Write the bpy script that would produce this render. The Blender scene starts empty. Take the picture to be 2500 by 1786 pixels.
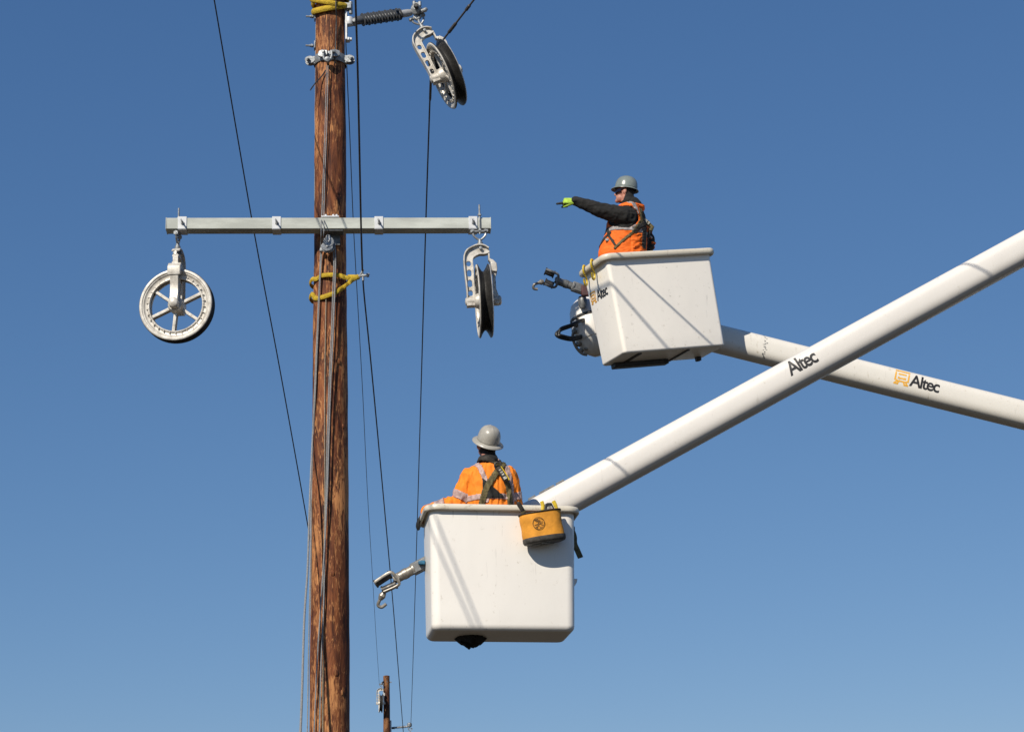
import bpy, bmesh, math, random
import numpy as np
from mathutils import Vector, Matrix, noise, geometry
random.seed(7)
R_ = math.radians
scene = bpy.context.scene
COL = scene.collection

# ------------------------------------------------------------------ camera
FPX, CAM, PITCH, ROLL = 5000.0, Vector((0, 0, 1.7)), R_(17), R_(-1.5)   # focal length in px of the 2500 px wide photo
_f = Vector((0, math.cos(PITCH), math.sin(PITCH)))
_u0 = Vector((0, -math.sin(PITCH), math.cos(PITCH)))
_r0 = Vector((1, 0, 0))
CR = math.cos(ROLL) * _r0 + math.sin(ROLL) * _u0
CU = -math.sin(ROLL) * _r0 + math.cos(ROLL) * _u0
cam = bpy.data.objects.new('camera', bpy.data.cameras.new('camera'))
COL.objects.link(cam)
cam.matrix_world = Matrix(((CR.x, CU.x, -_f.x, CAM.x), (CR.y, CU.y, -_f.y, CAM.y), (CR.z, CU.z, -_f.z, CAM.z), (0, 0, 0, 1)))
cam.data.sensor_width = 36
cam.data.lens = 36 * FPX / 2500
cam.data.clip_start = .1
cam.data.clip_end = 9000
scene.camera = cam

# ------------------------------------------------------------------ light
SUN_AZ, SUN_EL = R_(29), R_(36)        # azimuth to the left of the direction behind the camera
SUN = Vector((-math.sin(SUN_AZ) * math.cos(SUN_EL), -math.cos(SUN_AZ) * math.cos(SUN_EL), math.sin(SUN_EL)))
world = bpy.data.worlds.new('World')
scene.world = world
world.use_nodes = True
nt = world.node_tree
nt.nodes.clear()
wo = nt.nodes.new('ShaderNodeOutputWorld')
bg = nt.nodes.new('ShaderNodeBackground')
sky = nt.nodes.new('ShaderNodeTexSky')
sky.sky_type = 'NISHITA'
sky.sun_disc = False
sky.sun_elevation = SUN_EL
sky.sun_rotation = math.pi + SUN_AZ
sky.altitude = 200
sky.air_density = 1.0
sky.dust_density = 0.0
sky.ozone_density = 5.0
bg.inputs[1].default_value = 0.085
# the camera's colour response to the blue of the sky: one power curve per channel over the whole dome
sp = nt.nodes.new('ShaderNodeSeparateColor'); cb = nt.nodes.new('ShaderNodeCombineColor')
nt.links.new(sky.outputs[0], sp.inputs[0])
for ch, (pw, k) in enumerate(((.966, .80), (.789, 1.14), (.646, 1.785))):
    a = nt.nodes.new('ShaderNodeMath'); a.operation = 'POWER'; a.inputs[1].default_value = pw
    b = nt.nodes.new('ShaderNodeMath'); b.operation = 'MULTIPLY'; b.inputs[1].default_value = k
    nt.links.new(sp.outputs[ch], a.inputs[0]); nt.links.new(a.outputs[0], b.inputs[0]); nt.links.new(b.outputs[0], cb.inputs[ch])
nt.links.new(cb.outputs[0], bg.inputs[0])
nt.links.new(bg.outputs[0], wo.inputs[0])
sd = bpy.data.lights.new('sun', 'SUN')
sd.energy = 5.0
sd.angle = R_(0.4)
sd.color = (1.0, .93, .81)
so = bpy.data.objects.new('sun', sd)
COL.objects.link(so)
so.rotation_euler = SUN.to_track_quat('Z', 'Y').to_euler()
so.location = SUN * 50
vs = scene.view_settings
vs.view_transform = 'Standard'
vs.look = 'None'
vs.exposure = 0.0
vs.gamma = 1.0
vs.use_curve_mapping = False

# ------------------------------------------------------------------ helpers
def ray(px, py):
    return _f + CR * ((px - 1250) / FPX) + CU * ((893 - py) / FPX)
def at(px, py, d):                       # a point seen at a photo pixel, d metres along the view axis
    return CAM + ray(px, py) * d
def atY(px, py, Y):                      # the same, on the vertical plane y = Y
    r = ray(px, py)
    return CAM + r * (Y / r.y)

class G:
    """collects shapes into one mesh"""
    def __init__(s): s.v = []; s.f = []; s.m = []
    def add(s, verts, faces, M=None, mi=0):
        o = len(s.v)
        for p in verts:
            p = Vector(p)
            s.v.append(M @ p if M is not None else p)
        for f in faces: s.f.append([i + o for i in f]); s.m.append(mi)
    def box(s, c, size, M=None, mi=0):
        x, y, z = [k / 2 for k in size]
        c = Vector(c)
        vs_ = [c + Vector((a * x, b * y, d * z)) for a in (-1, 1) for b in (-1, 1) for d in (-1, 1)]
        s.add(vs_, [(0, 1, 3, 2), (4, 6, 7, 5), (0, 4, 5, 1), (2, 3, 7, 6), (0, 2, 6, 4), (1, 5, 7, 3)], M, mi)
    def loft(s, loops, M=None, mi=0, cap0=True, cap1=True, closed=True):
        n = len(loops[0]); vs_ = [p for l in loops for p in l]; fs = []
        for k in range(len(loops) - 1):
            for i in range(n if closed else n - 1):
                j = (i + 1) % n
                fs.append((k * n + i, k * n + j, (k + 1) * n + j, (k + 1) * n + i))
        if cap0: fs.append(tuple(reversed(range(n))))
        if cap1: fs.append(tuple(range((len(loops) - 1) * n, len(loops) * n)))
        s.add(vs_, fs, M, mi)
    def tube(s, pts, r, seg=10, M=None, mi=0, flat=1.0, up=None, round_caps=False, closed=False):
        pts = [Vector(p) for p in pts]; n = len(pts)
        rr = [r] * n if not hasattr(r, '__len__') else list(r)
        if round_caps:
            a = (pts[0] - pts[1]).normalized(); b = (pts[-1] - pts[-2]).normalized()
            p0, p1, r0, r1 = pts[0], pts[-1], rr[0], rr[-1]
            pre = [(p0 + a * r0 * math.sin(t), max(r0 * math.cos(t), 1e-4)) for t in (1.5, 1.2, .8, .4)]
            post = [(p1 + b * r1 * math.sin(t), max(r1 * math.cos(t), 1e-4)) for t in (.4, .8, 1.2, 1.5)]
            pts = [q[0] for q in pre] + pts + [q[0] for q in post]
            rr = [q[1] for q in pre] + rr + [q[1] for q in post]; n = len(pts)
        loops = []; nrm = None
        for i in range(n):
            if closed: t = pts[(i + 1) % n] - pts[i - 1]
            else: t = pts[min(i + 1, n - 1)] - pts[max(i - 1, 0)]
            t.normalize()
            if nrm is None:
                a = Vector(up) if up is not None else (Vector((0, 0, 1)) if abs(t.z) < .9 else Vector((1, 0, 0)))
                nrm = (a - t * a.dot(t)).normalized()
            elif up is not None:
                a = Vector(up); nrm = (a - t * a.dot(t)).normalized()
            else: nrm = (nrm - t * nrm.dot(t)).normalized()
            b = t.cross(nrm)
            loops.append([pts[i] + (b * math.cos(k * 2 * math.pi / seg) * flat + nrm * math.sin(k * 2 * math.pi / seg)) * rr[i] for k in range(seg)])
        if closed: loops.append(loops[0])
        s.loft(loops, M, mi, not closed, not closed)
    def lathe(s, prof, seg=32, M=None, mi=0, close=False, ex=1.0, ey=1.0):   # profile of (r, z) about z
        loops = [[(r * ex * math.cos(2 * math.pi * k / seg), r * ey * math.sin(2 * math.pi * k / seg), z) for k in range(seg)] for r, z in prof]
        if close: loops.append(loops[0])
        s.loft(loops, M, mi, not close and prof[0][0] > 1e-5, not close and prof[-1][0] > 1e-5)
    def plate(s, loops2, th, M=None, mi=0):        # flat plate with holes in the local xy plane, th along z
        pl = [[Vector((x, y, 0)) for x, y in l] for l in loops2]
        tris = geometry.tessellate_polygon(pl)
        flat = [p for l in pl for p in l]; n = len(flat)
        vs_ = [p + Vector((0, 0, th / 2)) for p in flat] + [p - Vector((0, 0, th / 2)) for p in flat]
        fs = [tuple(t) for t in tris] + [tuple(i + n for i in reversed(t)) for t in tris]
        o = 0
        for l in pl:
            for i in range(len(l)):
                j = (i + 1) % len(l)
                fs.append((o + i, o + j, o + j + n, o + i + n))
            o += len(l)
        s.add(vs_, fs, M, mi)
    def build(s, name, mats, parent=None, smooth=35, bevel=0, loc=None):
        me = bpy.data.meshes.new(name)
        off = Vector(parent['_o']) if parent is not None and '_o' in parent else (Vector(loc) if loc is not None else Vector((0, 0, 0)))
        me.from_pydata([tuple(p - off) for p in s.v], [], s.f)
        if not isinstance(mats, (list, tuple)): mats = [mats]
        for m in mats: me.materials.append(m)
        me.polygons.foreach_set('material_index', s.m)
        bm = bmesh.new(); bm.from_mesh(me)
        bmesh.ops.recalc_face_normals(bm, faces=bm.faces); bm.to_mesh(me); bm.free()
        ob = bpy.data.objects.new(name, me); COL.objects.link(ob)
        if parent is not None:
            ob.parent = parent; ob['_o'] = tuple(off)
        elif loc is not None: ob.location = off
        if bevel:
            b = ob.modifiers.new('bevel', 'BEVEL'); b.width = bevel; b.segments = 2; b.limit_method = 'ANGLE'; b.angle_limit = R_(40)
        if smooth:
            me.polygons.foreach_set('use_smooth', [True] * len(me.polygons))
            me.set_sharp_from_angle(angle=R_(smooth))
        return ob

def thing(name, label, cat, loc, group=None):
    o = bpy.data.objects.new(name, None); COL.objects.link(o)
    o.location = loc; o['_o'] = tuple(loc); o.empty_display_size = .2
    return tag(o, label, cat, group)
def tag(o, label, cat=None, group=None, kind=None):
    if label: o['label'] = label
    if cat: o['category'] = cat
    if group: o['group'] = group
    if kind: o['kind'] = kind
    return o
def frame(o, x=None, y=None, z=None):               # matrix from origin and axes (two given, the third made)
    if x is not None: x = Vector(x).normalized()
    if y is not None: y = Vector(y).normalized()
    if z is not None: z = Vector(z).normalized()
    if x is not None and z is not None: y = z.cross(x).normalized(); x = y.cross(z)
    elif z is not None and y is not None: x = y.cross(z).normalized(); y = z.cross(x)
    elif x is not None and y is not None: z = x.cross(y).normalized(); y = z.cross(x)
    o = Vector(o)
    return Matrix(((x.x, y.x, z.x, o.x), (x.y, y.y, z.y, o.y), (x.z, y.z, z.z, o.z), (0, 0, 0, 1)))
def zframe(o, z):
    z = Vector(z).normalized()
    a = Vector((0, 0, 1)) if abs(z.z) < .9 else Vector((1, 0, 0))
    return frame(o, x=a - z * a.dot(z), z=z)
def smoothpath(pts, n=8):                            # Catmull-Rom through points
    pts = [Vector(p) for p in pts]; out = []
    for i in range(len(pts) - 1):
        p0 = pts[max(i - 1, 0)]; p1 = pts[i]; p2 = pts[i + 1]; p3 = pts[min(i + 2, len(pts) - 1)]
        for k in range(n):
            t = k / n
            out.append(.5 * (2 * p1 + (p2 - p0) * t + (2 * p0 - 5 * p1 + 4 * p2 - p3) * t * t + (3 * p1 - p0 - 3 * p2 + p3) * t ** 3))
    out.append(pts[-1]); return out

# ------------------------------------------------------------------ materials
def mat(name, col, rough=.5, metal=0, var=.12, vscale=8, bump=0, bscale=60, spec=.5, col2=None, stretch=(1, 1, 1), ramp=(.4, .65), coat=0):
    m = bpy.data.materials.new(name); m.use_nodes = True
    t = m.node_tree; b = t.nodes['Principled BSDF']; L = t.links.new
    b.inputs['Roughness'].default_value = rough; b.inputs['Metallic'].default_value = metal
    b.inputs['Specular IOR Level'].default_value = spec; b.inputs['Coat Weight'].default_value = coat
    tc = t.nodes.new('ShaderNodeTexCoord'); mp = t.nodes.new('ShaderNodeMapping'); mp.inputs['Scale'].default_value = stretch
    L(tc.outputs['Object'], mp.inputs[0])
    n = t.nodes.new('ShaderNodeTexNoise'); n.inputs['Scale'].default_value = vscale; n.inputs['Detail'].default_value = 6; n.inputs['Roughness'].default_value = .65
    L(mp.outputs[0], n.inputs[0])
    r = t.nodes.new('ShaderNodeValToRGB')
    c2 = col2 if col2 else tuple(c * (1 - var * 2) for c in col)
    r.color_ramp.elements[0].position = ramp[0]; r.color_ramp.elements[1].position = ramp[1]
    r.color_ramp.elements[0].color = (*c2, 1); r.color_ramp.elements[1].color = (*col, 1)
    L(n.outputs[0], r.inputs[0]); L(r.outputs[0], b.inputs['Base Color'])
    rr = t.nodes.new('ShaderNodeMapRange'); rr.inputs[3].default_value = min(1, rough + .12); rr.inputs[4].default_value = max(.05, rough - .1)
    L(n.outputs[0], rr.inputs[0]); L(rr.outputs[0], b.inputs['Roughness'])
    if bump:
        n2 = t.nodes.new('ShaderNodeTexNoise'); n2.inputs['Scale'].default_value = bscale; n2.inputs['Detail'].default_value = 4
        L(mp.outputs[0], n2.inputs[0])
        bp = t.nodes.new('ShaderNodeBump'); bp.inputs['Strength'].default_value = bump; bp.inputs['Distance'].default_value = .01
        L(n2.outputs[0], bp.inputs['Height']); L(bp.outputs[0], b.inputs['Normal'])
    return m

def wood(name, tone=1.0):
    m = bpy.data.materials.new(name); m.use_nodes = True
    t = m.node_tree; b = t.nodes['Principled BSDF']; L = t.links.new; N = t.nodes.new
    b.inputs['Roughness'].default_value = .72; b.inputs['Specular IOR Level'].default_value = .3
    tc = N('ShaderNodeTexCoord')
    def nz(scale, st, detail=6, rg=.6, dist=0):
        mp = N('ShaderNodeMapping'); mp.inputs['Scale'].default_value = st; L(tc.outputs['Object'], mp.inputs[0])
        n = N('ShaderNodeTexNoise'); n.inputs['Scale'].default_value = scale; n.inputs['Detail'].default_value = detail
        n.inputs['Roughness'].default_value = rg; n.inputs['Distortion'].default_value = dist; L(mp.outputs[0], n.inputs[0]); return n.outputs[0]
    def ramp(src, stops):
        r = N('ShaderNodeValToRGB'); e = r.color_ramp.elements
        while len(e) < len(stops): e.new(.5)
        for k, (p, c) in enumerate(stops): e[k].position = p; e[k].color = (*c, 1)
        L(src, r.inputs[0]); return r.outputs[0]
    def mix(kind, fac, a, b_):
        x = N('ShaderNodeMix'); x.data_type = 'RGBA'; x.blend_type = kind
        if isinstance(fac, float): x.inputs[0].default_value = fac
        else: L(fac, x.inputs[0])
        L(a, x.inputs[6]); L(b_, x.inputs[7]); return x.outputs[2]
    k = tone
    base = ramp(nz(15, (1, 1, .15), 10, .68, .7), [(.34, (.026 * k, .009 * k, .006 * k)), (.46, (.105 * k, .032 * k, .013 * k)), (.58, (.215 * k, .070 * k, .024 * k)), (.74, (.33 * k, .125 * k, .043 * k))])
    fl = nz(44, (1, 1, .18), 6, .72, 1.0)
    patch = nz(2.4, (1, 1, .6), 4, .6)
    add = N('ShaderNodeMath'); add.operation = 'MULTIPLY_ADD'; L(patch, add.inputs[0]); add.inputs[1].default_value = .8; L(fl, add.inputs[2])
    flm = ramp(add.outputs[0], [(.895, (0, 0, 0)), (.995, (1, 1, 1))])
    rgb = N('ShaderNodeRGB'); rgb.outputs[0].default_value = (.50 * k, .225 * k, .082 * k, 1)
    c = mix('MIX', flm, base, rgb.outputs[0])
    dk = ramp(nz(4, (1, 1, .45), 6, .65, .8), [(.50, (1, 1, 1)), (.68, (.40, .32, .31))])
    c = mix('MULTIPLY', .85, c, dk)
    fine = ramp(nz(80, (1, 1, .06), 4, .6), [(.34, (.55, .48, .47)), (.54, (1.03, 1.0, 1))])
    c = mix('MULTIPLY', .7, c, fine)
    L(c, b.inputs['Base Color'])
    bp = N('ShaderNodeBump'); bp.inputs['Strength'].default_value = .6; bp.inputs['Distance'].default_value = .010
    L(add.outputs[0], bp.inputs['Height']); L(bp.outputs[0], b.inputs['Normal'])
    return m

def white_paint(name, col, dirt=(.42, .36, .27), amount=.62, thr=.625):
    m = bpy.data.materials.new(name); m.use_nodes = True
    t = m.node_tree; b = t.nodes['Principled BSDF']; L = t.links.new; N = t.nodes.new
    b.inputs['Roughness'].default_value = .38; b.inputs['Coat Weight'].default_value = .15; b.inputs['Coat Roughness'].default_value = .25
    tc = N('ShaderNodeTexCoord')
    n1 = N('ShaderNodeTexNoise'); n1.inputs['Scale'].default_value = 3.2; n1.inputs['Detail'].default_value = 7; n1.inputs['Roughness'].default_value = .6
    mp = N('ShaderNodeMapping'); mp.inputs['Scale'].default_value = (1, 1, .45); L(tc.outputs['Object'], mp.inputs[0]); L(mp.outputs[0], n1.inputs[0])
    n2 = N('ShaderNodeTexNoise'); n2.inputs['Scale'].default_value = 21; n2.inputs['Detail'].default_value = 5; n2.inputs['Roughness'].default_value = .7; L(tc.outputs['Object'], n2.inputs[0])
    mp3 = N('ShaderNodeMapping'); mp3.inputs['Scale'].default_value = (1, 1, .12); mp3.inputs['Rotation'].default_value = (.5, .9, 0); L(tc.outputs['Object'], mp3.inputs[0])
    n3 = N('ShaderNodeTexNoise'); n3.inputs['Scale'].default_value = 26; n3.inputs['Detail'].default_value = 3; L(mp3.outputs[0], n3.inputs[0])
    def rp(src, p0, p1, a, c):
        r = N('ShaderNodeValToRGB'); r.color_ramp.elements[0].position = p0; r.color_ramp.elements[1].position = p1
        r.color_ramp.elements[0].color = (a, a, a, 1); r.color_ramp.elements[1].color = (c, c, c, 1); L(src, r.inputs[0]); return r.outputs[0]
    def mx(fac, a, b_):
        x = N('ShaderNodeMix'); x.data_type = 'RGBA'
        L(fac, x.inputs[0])
        if isinstance(a, tuple): x.inputs[6].default_value = (*a, 1)
        else: L(a, x.inputs[6])
        x.inputs[7].default_value = (*b_, 1); return x.outputs[2]
    c = mx(rp(n1.outputs[0], .40, .70, 0, .30), col, tuple(.86 * k for k in col))
    c = mx(rp(n2.outputs[0], thr, thr + .11, 0, amount), c, dirt)
    c = mx(rp(n3.outputs[0], .67, .75, 0, amount * .6), c, (.34, .31, .27))
    L(c, b.inputs['Base Color'])
    bp = N('ShaderNodeBump'); bp.inputs['Strength'].default_value = .14; bp.inputs['Distance'].default_value = .02
    L(n1.outputs[0], bp.inputs['Height']); L(bp.outputs[0], b.inputs['Normal'])
    return m

WOOD = wood('creosote_wood'); WOODFAR = wood('far_pole_wood', .5)
WHITE = white_paint('bucket_white', (.82, .775, .71)); WHITEU = white_paint('bucket_white_upper', (.94, .88, .79), amount=.5, thr=.605); BOOMW = white_paint('boom_white', (.70, .66, .61), amount=.55)
BOOMW2 = white_paint('boom_white_aged', (.72, .68, .61), amount=.7, thr=.60)
RIMW = white_paint('rim_white', (.66, .60, .49), amount=.85, thr=.565)
GREY_ARM = mat('fibreglass_grey', (.54, .56, .505), .5, var=.15, vscale=7, stretch=(.25, 1, 1), bump=.05, bscale=40)
GALV = mat('galvanised_steel', (.36, .375, .385), .5, .55, var=.2, vscale=30, bump=.12, bscale=70)
ZINC = mat('pale_zinc_plate', (.66, .67, .68), .5, .15, var=.08, vscale=20)
ALU = mat('cast_aluminium', (.66, .62, .555), .42, .15, col2=(.40, .365, .315), ramp=(.36, .60), vscale=16, bump=.12, bscale=90)
RUBBER = mat('black_rubber', (.034, .032, .030), .45, var=.25, vscale=30, bump=.1)
POUCHBASE = mat('pouch_base_rubber', (.075, .066, .056), .6, var=.25, vscale=30, bump=.15)
HOSE = mat('hydraulic_hose', (.016, .016, .016), .45, var=.2, vscale=20)
SHED = mat('insulator_grey', (.085, .09, .10), .5, var=.12, vscale=20)
CORE = mat('insulator_core', (.36, .365, .375), .5, var=.1, vscale=20)
WIRE = mat('dark_conductor', (.095, .086, .082), .6, .2, var=.2, vscale=60)
ROPE = mat('grey_rope', (.34, .34, .345), .85, var=.22, vscale=120, bump=.5, bscale=240)
ROPET = mat('tan_rope', (.40, .34, .25), .85, var=.22, vscale=120, bump=.5, bscale=240)
YELLOW = mat('yellow_webbing', (.60, .40, .02), .8, var=.18, vscale=30, bump=.9, bscale=120)
YPLAST = mat('yellow_plastic', (.72, .50, .03), .4, var=.1, vscale=20)
ORANGE = mat('hi_vis_orange', (.97, .255, .010), .8, var=.10, vscale=12, bump=.3, bscale=45)
ORANGE2 = mat('hi_vis_orange_vest', (.93, .165, .008), .8, var=.10, vscale=12, bump=.3, bscale=45)
REFL = mat('reflective_tape', (.40, .36, .345), .55, var=.18, vscale=30)
REFLP = mat('reflective_tape_pinkish', (.56, .38, .34), .55, var=.18, vscale=30)
BLACK = mat('black_cloth', (.016, .015, .014), .9, var=.3, vscale=14, bump=.4, bscale=40)
TROUS = mat('work_trousers', (.06, .05, .04), .9, var=.3, vscale=14)
SKIN = mat('skin', (.52, .235, .165), .55, var=.12, vscale=22)
HAIR = mat('dark_hair', (.025, .016, .011), .8, var=.3, vscale=50)
OLIVE = mat('olive_webbing', (.165, .13, .05), .8, var=.3, vscale=40, bump=.3, bscale=120)
DKWEB = mat('dark_webbing', (.045, .038, .03), .8, var=.3, vscale=40, bump=.3, bscale=120)
HAT1 = mat('hat_tan_grey', (.40, .375, .325), .32, var=.10, vscale=14)
HAT2 = mat('hat_grey_green', (.205, .235, .22), .25, var=.08, vscale=14, coat=.2)
GLOVEY = mat('neon_glove', (.43, .64, .07), .8, var=.12, vscale=40, bump=.2)
GLOVEK = mat('black_glove_coating', (.02, .021, .02), .7, var=.2, vscale=40)
GLOVER = mat('red_glove_knit', (.33, .05, .04), .8, var=.3, vscale=40)
LENS = mat('dark_lens', (.01, .009, .02), .12, var=.05)
CANVAS = mat('golden_canvas', (.84, .345, .03), .8, var=.14, vscale=9, bump=.25, bscale=30)
DKMET = mat('dark_steel', (.085, .082, .08), .45, .5, var=.3, vscale=25, bump=.1)
JIBGR = mat('jib_grey', (.23, .235, .235), .45, .3, var=.25, vscale=16)
JIBAL = mat('jib_pale_metal', (.37, .335, .285), .42, .45, var=.22, vscale=22)
BLUE = mat('blue_plastic', (.015, .13, .24), .45, var=.3, vscale=14)
DKRED = mat('dark_red_paint', (.10, .022, .02), .5, var=.3, vscale=14)
PRINTK = mat('black_lettering', (.014, .013, .015), .5, var=.15, vscale=50)
PRINTO = mat('orange_emblem', (.86, .44, .04), .5, var=.1, vscale=50)
PRINTB = mat('brown_print', (.26, .13, .03), .8, var=.35, vscale=60, ramp=(.45, .6))
LABELW = mat('pale_label', (.55, .52, .44), .6, var=.35, vscale=60)
GROUND = mat('dark_soil_ground', (.052, .040, .022), .95, var=.25, vscale=.35, bump=.3, bscale=2)

# ------------------------------------------------------------------ ground
g = G()
NG = 40
vsg = [((i / NG - .5) * 8000, (j / NG - .5) * 8000, 0) for j in range(NG + 1) for i in range(NG + 1)]
g.add(vsg, [(j * (NG + 1) + i, j * (NG + 1) + i + 1, (j + 1) * (NG + 1) + i + 1, (j + 1) * (NG + 1) + i) for j in range(NG) for i in range(NG)])
gr = g.build('ground', GROUND, smooth=0); tag(gr, 'dark bare ground below the line', None, None, 'structure')

# ------------------------------------------------------------------ utility pole
PX, PY = -1.67, 17.964
def pole_r(z): return .194 - .00497 * z
def pole_pt(py):
    return atY(806, py, PY)
def near_pole(px, py, off=.03):          # a point just in front of the pole's face
    z = pole_pt(py).z
    x = atY(px, py, PY).x - PX
    r = pole_r(z)
    dy = math.sqrt(max(r * r - x * x, 0)) if abs(x) < r else 0
    return atY(px, py, PY - dy - off)
def make_shaft(top, rfun, cx, cy, seg, rows, amp, seed):
    g = G(); loops = []
    for k in range(rows + 1):
        z = top * k / rows; r = rfun(z); l = []
        for i in range(seg):
            a = 2 * math.pi * i / seg; ca, sa = math.cos(a), math.sin(a)
            n = noise.noise((ca * 1.3 + seed, sa * 1.3, z * .9)) * amp * 1.2 + noise.noise((ca * 5 + seed, sa * 5, z * 3.2)) * amp * .55 + noise.noise((ca * 13, sa * 13 + seed, z * 9)) * amp * .22
            l.append((cx + (r + n) * ca, cy + (r + n) * sa, z))
        loops.append(l)
    g.loft(loops); return g
POLE_H = 12.75
pole = thing('utility_pole', 'tall brown wooden utility pole with the grey crossarm, nearest to the viewer', 'utility pole', (PX, PY, 0))
make_shaft(POLE_H, pole_r, PX, PY, 72, 620, .006, 3.1).build('shaft', WOOD, pole, smooth=60)
# knots: raised discs with dark cores
for (px, py, s) in [(826, 881, .022), (838, 1040, .013), (820, 1640, .028), (836, 1690, .018), (812, 1398, .02), (792, 1020, .014), (778, 1320, .016), (800, 340, .015), (824, 470, .014)]:
    p = near_pole(px, py, -.004); n = (p - Vector((PX, PY, p.z))).normalized()
    g = G(); g.lathe([(.0, .007), (s * .5, .0065), (s * .8, .004), (s, -.004)], 14, zframe(p, n) @ Matrix.Diagonal((1.5, 1, 1, 1)))
    g.build('knot', WOOD, pole)
# through bolts on the left near the top
for py in (42, 113):
    z = pole_pt(py).z; r = pole_r(z); M = frame((PX, PY, z), z=(-1, -.12, 0), x=(0, 0, 1))
    g = G()
    g.lathe([(.009, r - .02), (.009, r + .095), (.0, r + .095)], 10, M)
    g.lathe([(.02, r + .022), (.02, r + .042)], 6, M); g.lathe([(.016, r + .044), (.016, r + .056)], 6, M)
    g.box((0, 0, r + .008), (.075, .075, .012), M)
    g.build('through_bolt', GALV, pole, bevel=.002)
# band clamp with ears
zc = pole_pt(152).z; rc_ = pole_r(zc)
g = G()
arc = [(PX + (rc_ + .012) * math.cos(a), PY + (rc_ + .012) * math.sin(a), zc) for a in [2 * math.pi * k / 40 for k in range(40)]]
g.tube(arc, .045, 8, flat=.16, up=(0, 0, 1), closed=True)
g.build('clamp_band', GALV, pole)
for sx in (-1, 1):
    g = G(); o = Vector((PX + sx * (rc_ + .045), PY - .04, zc))
    for dy in (-.028, .028):
        lp = [(.046 * math.cos(a) * (1.1 if math.cos(a) * sx > 0 else 1), .038 * math.sin(a)) for a in [2 * math.pi * k / 18 for k in range(18)]]
        hole = [(.012 * math.cos(a) + sx * .02, .012 * math.sin(a)) for a in [2 * math.pi * k / 10 for k in range(10)]]
        g.plate([lp, hole], .011, frame(o + Vector((0, dy, 0)), x=(1, 0, 0), y=(0, 0, 1)))
    g.lathe([(.011, -.07), (.011, .07)], 8, frame(o + Vector((sx * .02, 0, 0)), z=(0, -1, 0), x=(1, 0, 0)))
    g.lathe([(.02, .042), (.02, .058)], 6, frame(o + Vector((sx * .02, 0, 0)), z=(0, -1, 0), x=(1, 0, 0)))
    g.box((-sx * .035, 0, 0), (.07, .05, .075), Matrix.Translation(o))
    g.build('clamp_ear', GALV, pole, bevel=.004)
for k, (dx, s) in enumerate(((-.055, 1), (.06, -1))):      # front saddle brackets of the clamp
    g = G(); o = Vector((PX + dx, PY - rc_ - .035, zc + .012))
    M = frame(o, x=(1, -.25 * s, 0), y=(0, 0, 1))
    g.plate([[(-.05, -.025), (-.04, .022), (0, .034), (.048, .022), (.05, -.025), (.025, -.04), (-.025, -.04)]], .024, M)
    g.lathe([(.017, .01), (.017, .045)], 6, M @ Matrix.Translation((.015 * s, 0, 0)))
    g.build('clamp_saddle', GALV, pole, bevel=.005)
g = G(); o = Vector((PX - .006, PY - rc_ - .06, zc - .035))       # rope shackle hung on the clamp
g.tube(smoothpath([o + Vector(p) for p in ((-.035, 0, .06), (-.04, -.01, 0), (-.02, -.012, -.045), (.02, -.012, -.045), (.04, -.01, 0), (.035, 0, .06))]), .011, 8)
g.lathe([(.0, -.03), (.026, -.02), (.03, 0), (.026, .02), (0, .03)], 12, frame(o + Vector((0, -.01, -.04)), z=(0, -1, 0), x=(1, 0, 0)))
g.build('shackle', GALV, pole)
g = G(); g.tube(smoothpath([near_pole(794, 178, .02), near_pole(778, 192, .05), at(767, 205, pole_pt(205).y / _f.y - .9), ]), .005, 6)
a0 = near_pole(795, 172, .03)
g = G(); g.tube(smoothpath([a0, near_pole(784, 188, .05), atY(770, 203, PY - .2), atY(757, 221, PY - .24)]), [.006] * 24 + [.003], 6)
g.build('loose_wire_tail', DKMET, pole)

# ------------------------------------------------------------------ crossarm
ARM_YAW = R_(4.0); AD = Vector((math.cos(ARM_YAW), math.sin(ARM_YAW), 0)); AN = Vector((AD.y, -AD.x, 0)); UP = Vector((0, 0, 1))
armA = at(405, 545, 18.80)                # left end of the front face, mid height
ARM_L, ARM_H, ARM_D = 2.988, .108, .140
def armp(s, dy, dz): return armA + AD * s - AN * dy + UP * dz      # s along, dy behind the front face, dz up
arm = thing('crossarm', 'pale grey-green fibreglass crossarm bolted across the near pole', 'crossarm', armp(ARM_L / 2, ARM_D / 2, -.06))
MA = frame(armA, x=AD, z=UP)
g = G(); g.box((ARM_L / 2, ARM_D / 2, 0), (ARM_L - .012, ARM_D, ARM_H), MA); g.build('beam', GREY_ARM, arm, bevel=.005)
for s0 in (.003, ARM_L - .003):
    g = G(); g.box((s0, ARM_D / 2, 0), (.010, ARM_D + .006, ARM_H + .006), MA); g.build('end_cap', GREY_ARM, arm, bevel=.003)
def arm_s(px):                          # distance along the arm of a photo column
    n = AN; r = ray(px, 545); t = (armA - CAM).dot(n) / r.dot(n); return (CAM + r * t - armA).dot(AD)
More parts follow.
